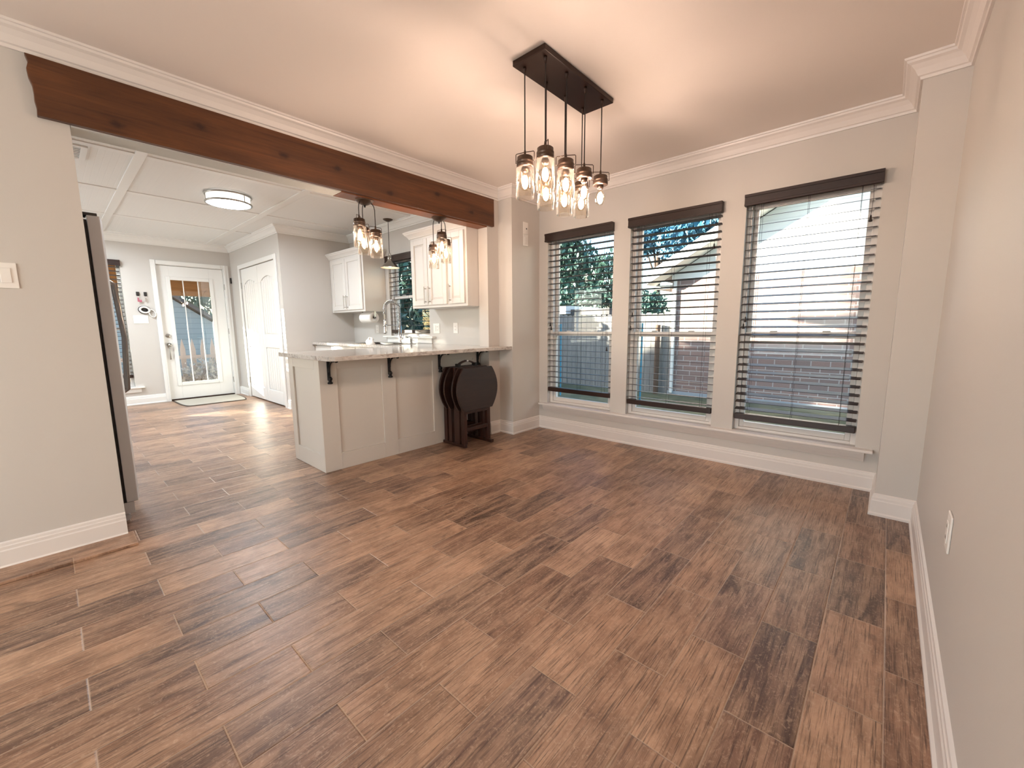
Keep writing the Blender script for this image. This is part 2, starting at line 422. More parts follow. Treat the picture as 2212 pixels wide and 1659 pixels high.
for i in range(0, 8, 2): q.append((xs[i], xs[i + 1], YD, YW, WZ0, WZ1))
wall('wall_window', 'greige wall of the bay with three tall windows', *q)
KX = (-5.03, -4.17); KZ = (1.0, 2.03)
wall('wall_sink', 'greige kitchen wall with the sink window', (XP - T, KX[0], YA, YA + T, 0, ZC), (KX[1], XH, YA, YA + T, 0, ZC), (KX[0], KX[1], YA, YA + T, 0, KZ[0]), (KX[0], KX[1], YA, YA + T, KZ[1], ZC))
wall('wall_pantry_side', 'greige side wall of the pantry closet', (XP - T, XP, YP, YA, 0, ZC))
PX = (-7.73, -6.23); PZ = 2.04
wall('wall_pantry_front', 'greige pantry wall around the double doors', (XF, PX[0], YP, YP + T, 0, ZC), (PX[1], XP - T, YP, YP + T, 0, ZC), (PX[0], PX[1], YP, YP + T, PZ, ZC))
FY = (-0.18, 0.80); FZ = (0.27, 2.08); DY = (1.195, 2.05); DZ = 2.075
wall('wall_far', 'greige far kitchen wall with the glazed back door', (XF - T, XF, YKB, FY[0], 0, ZC), (XF - T, XF, FY[0], FY[1], 0, FZ[0]), (XF - T, XF, FY[0], FY[1], FZ[1], ZC),
     (XF - T, XF, FY[1], DY[0], 0, ZC), (XF - T, XF, DY[0], DY[1], DZ, ZC), (XF - T, XF, DY[1], YA + T, 0, ZC))
wall('wall_kitchen_back', 'plain kitchen wall behind the refrigerator', (XF - T, -7.2, YKB - T, YKB, 0, ZC), (-5.4, XK, YKB - T, YKB, 0, ZC), (-7.2, -5.4, YKB - T, YKB, 0, .9), (-7.2, -5.4, YKB - T, YKB, 2.1, ZC))
wall('wall_pantry_rear', 'outer wall behind the pantry closet', (XF, XP - T, YA, YA + T, 0, ZC))

# crown mouldings and baseboards
CR = [(0, -0.095), (0.010, -0.095), (0.013, -0.082), (0.022, -0.078), (0.026, -0.070), (0.036, -0.050), (0.052, -0.030), (0.066, -0.022), (0.070, -0.012), (0.078, -0.010), (0.080, 0), (0, 0)]
def crown(name, label, path, m=TRIM): return struct(MB().sweep(path, CR, ZC).build(name, m), label, 'crown moulding')
crown('trim_1', 'white crown moulding running round the dining area and window bay', [(XH, YB), (XH, YA), (XB, YA), (XB, YD), (XR2, YD), (XR2, YA), (XR, YA), (XR, YB)])
crown('trim_2', 'white crown moulding round the far end of the kitchen', [(XF, YKB), (XF, YP), (XP, YP), (XP, YA), (XK, YA)], KTRIM)
BB = [(0, 0), (0.022, 0), (0.022, 0.012), (0.015, 0.020), (0.015, 0.088), (0.012, 0.094), (0.012, 0.108), (0.009, 0.112), (0.008, 0.124), (0, 0.130)]
def baseboard(name, label, path, m=TRIM): return struct(MB().sweep(path, BB, 0).build(name, m), label, 'baseboard')
baseboard('baseboard_left', 'white baseboard along the left wall', [(XH, YB), (XH, YL)])
baseboard('baseboard_bay', 'white stepped baseboard round the window bay and right wall', [(XH, YS + .002), (XH, YA), (XB, YA), (XB, YD), (XR2, YD), (XR2, YA), (XR, YA), (XR, YB)])
baseboard('baseboard_far', 'white baseboard between the far window and back door', [(XF, YKB), (XF, 1.135)], KTRIM)
baseboard('baseboard_corner', 'white baseboard in the corner between back door and pantry', [(XF, 2.125), (XF, YP), (-7.815, YP)], KTRIM)
baseboard('baseboard_pantry', 'white baseboard at the pantry corner', [(-6.145, YP), (XP, YP), (XP, 2.52)], KTRIM)
# raised plank lying along the left wall
b = MB().box(XH + .002, -2.808, YB, YL + .022, 0.0005, 0.013)
struct(b.build('trim_3', FLOOR, None, .002), 'raised wood look tile strip laid along the foot of the left wall', 'threshold strip')
# kitchen ceiling battens
b = MB()
for x in (-4.41, -5.62, -6.83, -8.04): b.box(x - .035, x + .035, YKB, YA, ZC - .008, ZC + .001)
for y in (-0.59, 0.63, 1.85): b.box(XF, XK, y - .035, y + .035, ZC - .010, ZC + .001)
struct(b.build('trim_4', KTRIM, None, .002), 'flat white battens gridding the kitchen ceiling', 'ceiling batten')
# header cladding on the kitchen side and under it
b = MB().box(XK - .018, XK - .001, YL + .01, YS - .01, ZH, ZC - .1)
struct(b.build('trim_5', BEAMU), 'stained board on the kitchen face of the header', 'trim')
b = MB().box(XK, XH, YL + .003, 1.52, ZH - .010, ZH + .001)
struct(b.build('trim_6', PLASTER), 'rough bare plaster under the left end of the header', 'trim')
b = MB().box(XK, XH, 1.522, YS - .002, ZH - .012, ZH + .001)
struct(b.build('trim_7', BEAMU), 'stained board under the right end of the header', 'trim')

# exposed timber on the dining face of the header
bm = MB(); ys = [0.078 + (3.053 - 0.078) * i / 60 for i in range(61)]
rnd = random.Random(3); edge = []
prof = []
for j in range(9):
    z = ZH - .004 + (2.337 - ZH + .004) * j / 8
    edge.append((0.070 + rnd.uniform(-.006, .006) + 0.012 * (1 - j / 8), z))
poly = [(3.053, ZH - .004), (3.053, 2.337)] + [(y, z) for y, z in edge[::-1]]
bm.prism(poly, 'x', XH + .0005, XH + .034)
props(bm.build('wood_beam', BEAM, None, .003), 'long dark stained knotty timber beam fixed across the top of the kitchen opening', 'beam', None, 'thing')

# ------------------------------------------------------------------ windows
def window_unit(n, x0, x1, z0, z1, y0, y1, zm, label, blue=False):
    """double hung window in a wall facing -y; y0 room face, y1 outside face"""
    f = MB(); yf0, yf1 = y1 - .105, y1 - .005; w = .032
    f.box(x0, x0 + w, yf0, yf1, z0, z1).box(x1 - w, x1, yf0, yf1, z0, z1).box(x0 + w, x1 - w, yf0, yf1, z1 - w, z1).box(x0 + w, x1 - w, yf0, yf1, z0, z0 + .02)
    root = struct(f.build('window_%d' % n, TRIM, None, .002), label, 'window')
    a0, a1 = x0 + w + .001, x1 - w - .001
    def sash(nm, za, zb, ya, yb, st, bot, top):
        s = MB(); s.box(a0, a0 + st, ya, yb, za, zb).box(a1 - st, a1, ya, yb, za, zb).box(a0 + st, a1 - st, ya, yb, za, za + bot).box(a0 + st, a1 - st, ya, yb, zb - top, zb)
        o = s.build(nm, TRIM, root, .002)
        g = MB().box(a0 + st - .004, a1 - st + .004, (ya + yb) / 2 - .002, (ya + yb) / 2 + .002, za + bot - .004, zb - top + .004).build('glass_pane', PANE, o)
        return o
    lo = sash('lower_sash', z0 + .021, zm + .022, y1 - .090, y1 - .060, .030, .040, .044)
    hi = sash('upper_sash', zm - .018, z1 - w - .001, y1 - .052, y1 - .024, .030, .038, .034)
    k = MB()
    for t in (.27, .73):
        xx = a0 + (a1 - a0) * t; k.box(xx - .022, xx + .022, y1 - .088, y1 - .062, zm + .0225, zm + .032)
    k.build('sash_lock', TRIM, lo)
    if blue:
        MB().box(a0 + .033, a0 + .047, y1 - .02, y1 - .012, z0 + .07, zm + .1).build('blue_film_strip', SKYLIT, root)  # strip painted blue for the skylit edge of the outer frame
    return root
for i, (x0, x1) in enumerate(WX):
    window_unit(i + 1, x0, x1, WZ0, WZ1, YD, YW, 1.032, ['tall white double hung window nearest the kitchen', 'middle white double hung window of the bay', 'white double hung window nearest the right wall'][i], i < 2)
window_unit(4, KX[0], KX[1], KZ[0], KZ[1], YA, YA + T, 1.5, 'white double hung window over the kitchen sink')
# long stool and moulded apron under the three windows
b = MB().box(-2.783, -0.008, YD - .062, YD + .055, WZ0 - .020, WZ0 - .001)
so = struct(b.build('trim_8', TRIM, None, .004), 'long white window stool shared by the three bay windows', 'window sill')
AP = [(0, -.072), (.008, -.070), (.020, -.050), (.024, -.046), (.040, -.018), (.044, -.001), (0, -.001)]
MB().sweep([(-2.74, YD), (-0.05, YD)], AP, WZ0 - .020).build('apron_moulding', TRIM, so)
b = MB().box(-5.16, -4.06, YA - .055, YA + .035, KZ[0] - .022, KZ[0] - .001)
so = struct(b.build('trim_9', KTRIM, None, .004), 'white stool under the sink window', 'window sill')
MB().box(-5.10, -4.12, YA - .018, YA - .001, KZ[0] - .085, KZ[0] - .022).build('apron_board', KTRIM, so)

# far kitchen window (faces +x)
f = MB(); xo = XF - T
for (ya, yb, za, zb) in ((FY[0], FY[0] + .035, *FZ), (FY[1] - .035, FY[1], *FZ), (FY[0] + .035, FY[1] - .035, FZ[1] - .035, FZ[1]), (FY[0] + .035, FY[1] - .035, FZ[0], FZ[0] + .05), (FY[0] + .035, FY[1] - .035, 1.10, 1.14)):
    f.box(xo + .01, xo + .07, ya, yb, za, zb)
root = struct(f.build('window_5', KTRIM, None, .002), 'white window in the far kitchen wall beside the refrigerator', 'window')
MB().box(xo + .03, xo + .034, FY[0] + .03, FY[1] - .03, FZ[0] + .045, 1.102).build('glass_pane', PANE, root)
MB().box(xo + .03, xo + .034, FY[0] + .03, FY[1] - .03, 1.138, FZ[1] - .03).build('glass_pane', PANE, root)
b = MB().box(XF - .03, XF + .05, FY[0] - .05, FY[1] + .10, FZ[0] - .022, FZ[0] - .001)
so = struct(b.build('trim_10', KTRIM, None, .003), 'white stool under the far kitchen window', 'window sill')
MB().box(XF + .001, XF + .018, FY[0] - .02, FY[1] + .06, FZ[0] - .085, FZ[0] - .022).build('apron_board', KTRIM, so)

# unseen window added behind the camera; its area lamp fills the room
f = MB()
for q in ((-2.3, -2.26, .4, 2.1), (-.54, -.5, .4, 2.1), (-2.26, -.54, 2.06, 2.1), (-2.26, -.54, .4, .44), (-2.26, -.54, 1.23, 1.27), (-1.42, -1.38, .44, 2.06)):
    f.box(q[0], q[1], YB - .10, YB - .04, q[2], q[3])
root = struct(f.build('window_6', TRIM), 'white window in the wall behind the viewer', 'window')
MB().box(-2.27, -.53, YB - .072, YB - .068, .42, 2.08).build('glass_pane', PANE, root)
ad = bpy.data.lights.new('window_daylight', 'AREA'); ao = bpy.data.objects.new('window_daylight', ad); COL.objects.link(ao)
ad.shape = 'RECTANGLE'; ad.size = 1.7; ad.size_y = 1.6; ad.energy = BACK_FILL_W; ad.color = (0.90, 0.96, 1.0)
ao.location = (-1.4, YB - .02, 1.25); ao.rotation_euler = (PI / 2, 0, 0)

f = MB()  # unseen window added so its area lamp brightens the kitchen
for q in ((-7.2, -7.16, .9, 2.1), (-5.44, -5.4, .9, 2.1), (-7.16, -5.44, 2.06, 2.1), (-7.16, -5.44, .9, .94), (-6.32, -6.28, .94, 2.06)):
    f.box(q[0], q[1], YKB - .10, YKB - .04, q[2], q[3])
root = struct(f.build('window_7', KTRIM), 'white window in the kitchen wall behind the refrigerator', 'window')
MB().box(-7.17, -5.43, YKB - .072, YKB - .068, .92, 2.08).build('glass_pane', PANE, root)
ad = bpy.data.lights.new('kitchen_daylight', 'AREA'); ao = bpy.data.objects.new('kitchen_daylight', ad); COL.objects.link(ao)
ad.shape = 'RECTANGLE'; ad.size = 1.7; ad.size_y = 1.1; ad.energy = KITCHEN_FILL_W; ad.color = (0.90, 0.97, 1.0)
ao.location = (-6.3, YKB - .02, 1.5); ao.rotation_euler = (PI / 2, 0, 0)

# ------------------------------------------------------------------ back door
c = MB(); cx = XF + .019
for (ya, yb, za, zb) in ((1.135, 1.193, 0, 2.135), (2.052, 2.118, 0, 2.135), (1.193, 2.052, 2.077, 2.135)):
    c.box(XF + .0005, cx, ya, yb, za, zb); c.box(cx, cx + .008, ya + (.04 if ya < 1.19 else .004), yb - (.004 if ya < 1.19 else .04), za, zb - .004)
c.box(XF - T, XF, DY[0], DY[0] + .004, 0, DZ).box(XF - T, XF, DY[1] - .004, DY[1], 0, DZ).box(XF - T, XF, DY[0], DY[1], DZ - .004, DZ)
root = struct(c.build('door_1', KTRIM, None, .003), 'white glazed back door with its casing in the far kitchen wall', 'door')
GY = (1.345, 1.855); GZ = (0.27, 1.865); d0, d1 = XF - .075, XF - .030
s = MB(); y0, y1 = DY[0] + .007, DY[1] - .007
s.box(d0, d1, y0, GY[0], .022, 2.066).box(d0, d1, GY[1], y1, .022, 2.066).box(d0, d1, GY[0], GY[1], .022, GZ[0]).box(d0, d1, GY[0], GY[1], GZ[1], 2.066)
slab = s.build('door_panel', KTRIM, root, .002)
g = MB()
for (ya, yb, za, zb) in ((GY[0] - .045, GY[0] + .008, GZ[0] - .045, GZ[1] + .045), (GY[1] - .008, GY[1] + .045, GZ[0] - .045, GZ[1] + .045), (GY[0] + .008, GY[1] - .008, GZ[1] - .008, GZ[1] + .045), (GY[0] + .008, GY[1] - .008, GZ[0] - .045, GZ[0] + .008)):
    g.box(d1, d1 + .012, ya, yb, za, zb)
fr = g.build('glass_frame', KTRIM, slab, .005)
MB().box(d0 + .018, d0 + .022, GY[0], GY[1], GZ[0], GZ[1]).build('glass_pane', DPANE, slab)
k = MB()
for yy in (1.51, 1.70): k.box(d0 + .023, d0 + .031, yy - .006, yy + .006, GZ[0], GZ[1])
k.build('grille_bar', KTRIM, slab)
h = MB().lathe([(.0001, .0), (.030, 0), (.030, .010), (.024, .016), (.0001, .018)], (d1 + .0005, 1.252, 1.01), 18, True, (1, 0, 0)).cyl((d1 + .016, 1.252, 1.01), (d1 + .034, 1.252, 1.01), .008)
h.build('deadbolt', NICKEL, slab)
h = MB().lathe([(.0001, .0), (.031, 0), (.030, .010), (.014, .016), (.012, .035), (.026, .045), (.027, .058), (.0001, .066)], (d1 + .0005, 1.252, .87), 18, True, (1, 0, 0))
h.tube([(d1 + .012, 1.252, .84), (d1 + .03, 1.252, .80), (d1 + .032, 1.252, .70), (d1 + .02, 1.252, .655), (d1 + .003, 1.252, .65)], .009, 8)
h.build('handle', NICKEL, slab)
for zz in (1.79, 1.07, .26): MB().cyl((XF + .004, 2.049, zz - .045), (XF + .004, 2.049, zz + .045), .007, n=10).build('hinge', NICKEL, root)
MB().box(XF - T, XF + .004, DY[0] + .005, DY[1] - .005, 0.001, .020).build('threshold', BRONZE, root)

# ------------------------------------------------------------------ pantry double doors
c = MB(); yo = YP - .018
for (xa, xb, za, zb) in ((-7.79, PX[0], 0, 2.10), (PX[1], -6.165, 0, 2.10), (PX[0], PX[1], PZ, 2.10)):
    c.box(xa, xb, yo, YP - .0005, za, zb)
root = struct(c.build('trim_11', KTRIM, None, .004), 'white casing around the pantry double doors', 'door casing')
def pantry_leaf(n, x0, x1, label, hx):
    yf = YP + .006; yr = YP + .016; st = .102; z0, z1 = .014, PZ - .006; zm0, zm1 = .83, 1.02
    pa, pb = x0 + st, x1 - st; xm = (pa + pb) / 2; ph = 1.775; rise = .075
    b = MB()
    arch = [(pa + (pb - pa) * t / 14, ph + rise * math.sin(PI * t / 14) ** .65) for t in range(15)]
    top = [(x0, z1), (x0, ph), (pa, ph)] + arch[1:-1] + [(pb, ph), (x1, ph), (x1, z1)]
    b.prism(top[::-1], 'y', yf, yr + .006)
    b.box(x0, pa, yf, yr + .006, z0, ph).box(pb, x1, yf, yr + .006, z0, ph)
    b.box(pa, pb, yf, yr + .006, zm0, zm1).box(pa, pb, yf, yr + .006, z0, .20)
    root = struct(b.build('door_%d' % n, KTRIM, None, .005), label, 'door')
    MB().box(x0, x1, yr + .006, yr + .024, z0, z1).build('door_core', KTRIM, root)
    for (za, zb, arched) in ((.215, zm0 - .015, False), (zm1 + .015, ph - .012, True)):
        p = MB(); w = (pb - pa - .024) / 6
        for i in range(6):
            xa = pa + .012 + i * w; t = (xa + w / 2 - pa) / (pb - pa)
            p.box(xa + .006, xa + w - .006, yf + .0055, yr + .006, za, zb + (rise * math.sin(PI * t) ** .65 if arched else 0))
        p.build('plank_panel', KTRIM, root, .003)
    for zz in (1.785, 1.03, .28): MB().cyl((hx, YP + .001, zz - .045), (hx, YP + .001, zz + .045), .007, n=10).build('hinge', NICKEL, root)
pantry_leaf(2, PX[0] + .005, -6.983, 'left white pantry door leaf with arched plank panels', PX[0] + .002)
pantry_leaf(3, -6.977, PX[1] - .005, 'right white pantry door leaf with arched plank panels', PX[1] - .002)
# ================================================================== BLINDS
def rot_slat(b, a0, a1, axis, c, z, w, t, ang):
    """thin board along `axis` ('x' or 'y') centred at c across; ang tips its room edge down"""
    ca, sa = math.cos(ang), math.sin(ang); P = []
    for (u, v) in ((-w / 2, -t / 2), (w / 2, -t / 2), (w / 2, t / 2), (-w / 2, t / 2)):
        P.append((c + u * ca - v * sa, z + u * sa + v * ca))
    b.prism(P, axis, a0, a1)
def blind(label, axis, a0, a1, yc, face, out, ztop, zbot, pitch, ang, cords, name='window_blind', hv=.08, railh=.044, open_bottom=None):
    """out = direction (+1/-1) from the slat plane into the room; face = room face of the wall"""
    mid = ((a0 + a1) / 2, yc, zbot) if axis == 'x' else (yc, (a0 + a1) / 2, zbot)
    root = thing(name, label, 'window blind', mid, 'dark walnut window blinds')
    def bx(b, u0, u1, c0, c1, z0, z1):
        return b.box(u0, u1, c0, c1, z0, z1) if axis == 'x' else b.box(c0, c1, u0, u1, z0, z1)
    v = MB(); f0 = face + out * .030; f1 = face + out * .048
    bx(v, a0 - .004, a1 + .004, f0, f1, ztop - hv, ztop); bx(v, a0 - .004, a1 + .004, f1, f1 + out * .006, ztop - .020, ztop); bx(v, a0 - .004, a1 + .004, f1, f1 + out * .004, ztop - hv, ztop - hv + .016)
    bx(v, a0 - .004, a0 + .010, face + out * .002, f0, ztop - hv, ztop); bx(v, a1 - .010, a1 + .004, face + out * .002, f0, ztop - hv, ztop)
    v.build('valance', SLAT, root, .003)
    h = MB(); bx(h, a0 + .004, a1 - .004, yc - .026, yc + .026, ztop - hv + .022, ztop - .018); h.build('headrail', SLAT, root, .002)
    s = MB(); z = ztop - hv - .015; zs = []
    while z > zbot + railh + .012: zs.append(z); z -= pitch
    for z in zs: rot_slat(s, a0 + .008, a1 - .008, axis, yc, z, .060, .0032, -out * ang if axis == 'x' else -out * ang)
    s.build('slats', SLAT, root)
    r = MB(); bx(r, a0 + .008, a1 - .008, yc - .030, yc + .030, zbot, zbot + railh); r.build('bottom_rail', SLAT, root, .004)
    l = MB()
    for t in (.13, .5, .87):
        u = a0 + (a1 - a0) * t
        for c in (yc - .029, yc + .029):
            if axis == 'x': l.cyl((u, c, zbot + railh), (u, c, ztop - hv + .03), .0011, n=5)
            else: l.cyl((c, u, zbot + railh), (c, u, ztop - hv + .03), .0011, n=5)
    l.build('ladder_cord', CORD, root)
    for u, z in cords:
        c = face + out * .016; P = (lambda a, zz: (a, c, zz)) if axis == 'x' else (lambda a, zz: (c, a, zz))
        t = MB().tube([P(u, ztop - hv), P(u + .004, (ztop + z) / 2), P(u, z + .04)], .0012, 5)
        lc = t.build('lift_cord', CORD, root)
        MB().lathe([(.0015, .042), (.005, .034), (.006, .018), (.0095, .004), (.009, 0), (.0005, 0)], P(u, z), 10).build('tassel', CORD, lc)
    return root
YC = YD + .032
blind('dark walnut blind on the tall window nearest the kitchen', 'x', WX[0][0], WX[0][1], YC, YD, -1, 2.045, .415, .0575, math.radians(-1), [(-2.655, 1.11), (-2.643, 1.07), (-1.985, .87)])
blind('dark walnut blind on the middle window of the bay', 'x', WX[1][0], WX[1][1], YC, YD, -1, 2.042, .385, .0575, math.radians(-5), [(-1.735, 1.19), (-1.748, 1.07), (-1.07, 1.70)])
blind('dark walnut blind with tilted slats on the window nearest the right wall', 'x', WX[2][0], WX[2][1], YC, YD, -1, 2.05, .375, .0575, math.radians(12), [(-.815, 1.13), (-.826, 1.08), (-.145, 1.75)])
blind('dark walnut blind over the kitchen sink', 'x', KX[0], KX[1], YA + .032, YA, -1, 2.035, 1.035, .0575, math.radians(2), [(-4.225, 1.28)])
blind('dark walnut blind on the far kitchen window beside the refrigerator', 'y', FY[0], FY[1], XF - .032, XF, 1, 2.085, .405, .0575, math.radians(-6), [(.74, 1.2)])

# ================================================================== LAMPS
def jar_pendant(root, x, y, ztop, zcap, ang, jar=True, hook=None, core=None):
    """one lidded jar on a cord: cap top at zcap; cord from ztop"""
    c = MB().lathe([(.0001, zcap + .004), (.012, zcap + .003), (.036, zcap), (.041, zcap - .004), (.041, zcap - .020), (.044, zcap - .022), (.044, zcap - .030), (.042, zcap - .032), (.044, zcap - .036), (.044, zcap - .052), (.041, zcap - .054), (.0001, zcap - .054)], (x, y, 0), 28)
    cap = c.build('jar_cap', CAPM, root)
    pts = [(x, y, zcap + .02), (x, y, ztop)] if hook is None else [(x, y, zcap + .02), (x, y, ztop - .05), (x + (hook[0] - x) * .25, y + (hook[1] - y) * .25, ztop - .022), (hook[0], hook[1], ztop + .002)]
    MB().tube(pts, .0032, 8).build('cord', CORD, cap)
    MB().lathe([(.0001, zcap + .030), (.005, zcap + .030), (.007, zcap + .012), (.012, zcap + .003), (.0001, zcap + .003)], (x, y, 0), 14).build('cord_grip', CAPM, cap)
    if hook is None: MB().lathe([(.0001, ztop - .030), (.0045, ztop - .030), (.009, ztop - .006), (.009, ztop), (.0001, ztop)], (x, y, 0), 14).build('cord_collar', BRONZE, cap)
    ca, sa = math.cos(ang), math.sin(ang); w = .052
    def Q(u, z): return (x + u * ca, y + u * sa, z)
    MB().tube([Q(.043, zcap - .026), Q(w, zcap - .026), Q(w, zcap + .016), Q(w - .004, zcap + .020), Q(0, zcap + .022), Q(-w + .004, zcap + .020), Q(-w, zcap + .016), Q(-w, zcap - .026), Q(-.043, zcap - .026)], .0022, 6).build('wire_bail', CAPM, cap)
    MB().lathe([(.0001, zcap - .054), (.019, zcap - .054), (.019, zcap - .066), (.014, zcap - .078), (.0001, zcap - .078)], (x, y, 0), 18).build('socket', CAPM, cap)
    if jar:
        zt, zb = zcap - .055, zcap - .206
        MB().lathe([(.041, zt), (.0475, zt - .006), (.0475, zb), (.0450, zb), (.0450, zt - .008), (.039, zt)], (x, y, 0), 36, close=True).build('glass_jar', JAR, cap)
    zb0 = zcap - .079
    MB().lathe([(.0135, zb0), (.0145, zb0 - .008), (.022, zb0 - .022), (.0285, zb0 - .040), (.0295, zb0 - .056), (.025, zb0 - .074), (.015, zb0 - .085), (.0003, zb0 - .089)], (x, y, 0), 24).build('bulb_glass', BULBG, cap)
    MB().ball((x, y, zb0 - .047), .0165, 12, 8, 2.0).build('filament', core or FILA, cap)
    return cap
t = thing('linear_chandelier', 'dark linear chandelier of eight jar pendants hanging over the dining area', 'chandelier', (-1.4275, 2.05, ZC))
MB().box(-1.530, -1.325, 1.722, 2.385, ZC - .028, ZC - .0005).build('canopy_plate', BRONZE, t, .003)
k = 0
for xr in (-1.490, -1.357):
    for i, yy in enumerate((1.77, 1.95, 2.13, 2.31)):
        nojar = xr > -1.4 and i >= 2
        jar_pendant(t, xr, yy, ZC - .028, (1.988, 1.967, 1.970, 1.990)[i] if xr < -1.4 else (1.996, 1.988, 1.990, 1.996)[i], [0.3, 2.2, 1.9, .9, 2.5, .5, .75, .8][k], not nojar)
        k += 1
def cluster(label, cx, cy, spots):
    zt = ZH - .0125
    t = thing('cluster_pendant', label, 'pendant lamp', (cx, cy, zt), 'jar pendant clusters under the header')
    cn = MB().lathe([(.0001, zt - .036), (.018, zt - .035), (.045, zt - .022), (.062, zt - .008), (.066, zt - .004), (.066, zt), (.0001, zt)], (cx, cy, 0), 32).build('canopy', CAPM, t)
    MB().lathe([(.0001, zt - .052), (.006, zt - .050), (.007, zt - .036), (.0001, zt - .034)], (cx, cy, 0), 12).build('finial', IRON, cn)
    for dx, dy, zc, ang in spots:
        d = math.hypot(dx, dy) or 1; hk = (cx + dx / d * .048, cy + dy / d * .048)
        jar_pendant(t, cx + dx, cy + dy, zt - .02, zc, ang, True, hk, FILAC)
rv, fv = Vector((.49, .87)), Vector((.87, -.49))
def off(r, f): v = rv * r + fv * f; return v.x, v.y
cluster('cluster of three glass jar pendants under the header, nearer the refrigerator', -3.062, 1.733, [(*off(-.045, .045), 1.925, 2.3), (*off(-.020, -.070), 1.890, .4), (*off(.070, .010), 1.858, 1.6)])
cluster('cluster of three glass jar pendants under the header, nearer the window wall', -3.055, 2.440, [(*off(-.050, -.035), 1.843, 2.2), (*off(.010, .062), 1.935, .1), (*off(.060, -.030), 1.895, 1.0)])

cx, cy = -4.74, 2.985
t = thing('sink_pendant', 'small bell shaped farmhouse pendant lamp hanging before the sink window', 'pendant lamp', (cx, cy, ZC))
MB().lathe([(.0001, ZC - .030), (.02, ZC - .028), (.052, ZC - .012), (.060, ZC - .004), (.060, ZC - .0005), (.0001, ZC - .0005)], (cx, cy, 0), 28).build('canopy', CAPM, t)
MB().tube([(cx, cy, ZC - .028), (cx, cy, 2.03)], .0035, 8).build('cord', CORD, t)
sh = MB().lathe([(.013, 2.005), (.022, 2.0), (.027, 1.97), (.027, 1.945), (.036, 1.93), (.060, 1.905), (.100, 1.872), (.116, 1.858), (.118, 1.853), (.114, 1.855), (.098, 1.868), (.058, 1.899), (.034, 1.924), (.024, 1.94), (.024, 1.97), (.012, 1.998)], (cx, cy, 0), 36, close=True).build('shade', NICKEL, t)
MB().lathe([(.113, 1.8545), (.097, 1.866), (.057, 1.897), (.033, 1.922), (.0001, 1.93)], (cx, cy, 0), 36).build('white_lining', KTRIM, sh)
MB().tube([(cx - .03, cy, 1.955), (cx - .03, cy, 2.00), (cx - .016, cy, 2.030), (cx, cy, 2.036), (cx + .016, cy, 2.030), (cx + .03, cy, 2.00), (cx + .03, cy, 1.955)], .004, 8).build('yoke', NICKEL, t)
MB().ball((cx, cy, 1.885), .022, 14, 10).build('bulb', FILA2, t)

def drum_light(cx, cy, label):
    t = thing('flush_light', label, 'ceiling light', (cx, cy, ZC), 'round flush ceiling lights')
    MB().lathe([(.0001, ZC - .012), (.185, ZC - .012), (.185, ZC - .084)], (cx, cy, 0), 48).build('side_band', DRUMS, t)
    MB().lathe([(.185, ZC - .0845), (.176, ZC - .092), (.0001, ZC - .095)], (cx, cy, 0), 48).build('diffuser', DRUM, t)
    for za, r in ((ZC - .013, .202), (ZC - .086, .202)):
        MB().lathe([(.1865, za - .007), (r, za - .007), (r + .003, za), (r, za + .007), (.1865, za + .007)], (cx, cy, 0), 48, close=True).build('rim', NICKEL, t)
    s = MB()
    for a in (.5, 2.6, 4.7): s.cyl((cx + .194 * math.cos(a), cy + .194 * math.sin(a), ZC - .08), (cx + .194 * math.cos(a), cy + .194 * math.sin(a), ZC - .02), .004, n=8)
    s.build('strut', NICKEL, t)
drum_light(-5.05, 1.37, 'round white flush ceiling light in the middle of the kitchen ceiling')
drum_light(-7.20, 0.17, 'round white flush ceiling light half hidden above the refrigerator')

t = thing('ceiling_vent', 'white louvred air vent in the kitchen ceiling beside the partition wall', 'vent', (-4.63, .20, ZC))
b = MB()
for q in ((-4.82, -4.47, .06, .095), (-4.82, -4.47, .315, .35), (-4.82, -4.785, .095, .315), (-4.505, -4.47, .095, .315)): b.box(q[0], q[1], q[2], q[3], ZC - .014, ZC - .001)
b.build('frame', KTRIM, t, .002)
b = MB()
for i in range(7): b.box(-4.785 + i * .04 + .006, -4.785 + i * .04 + .022, .095, .315, ZC - .012, ZC - .004)
b.build('louvres', KTRIM, t)
MB().box(-4.785, -4.505, .095, .315, ZC - .003, ZC - .001).build('backing', DARKP, t)

# ================================================================== PENINSULA AND KITCHEN
t = thing('peninsula_cabinet', 'pale panelled peninsula cabinet under the granite counter', 'cabinet', (-3.42, 2.2, 0))
MB().box(-3.71, -3.142, 1.339, 3.138, 0.001, .879).build('body', PENIN, t)
b = MB(); x0, x1 = -3.142, -3.130
for (ya, yb) in ((1.327, 1.462), (1.845, 1.974), (2.372, 2.497), (2.887, 2.983)): b.box(x0, x1, ya, yb, .001, .879)
for (ya, yb) in ((1.462, 1.845), (1.974, 2.372), (2.497, 2.887)): b.box(x0, x1, ya, yb, .798, .879); b.box(x0, x1, ya, yb, .001, .132)
b.build('front_panelling', PENIN, t, .0015)
b = MB(); y0, y1 = 1.327, 1.339
b.box(-3.71, -3.626, y0, y1, .001, .879).box(-3.213, -3.142, y0, y1, .001, .879).box(-3.626, -3.213, y0, y1, .799, .879).box(-3.626, -3.213, y0, y1, .001, .135)
b.build('end_panelling', PENIN, t, .0015)

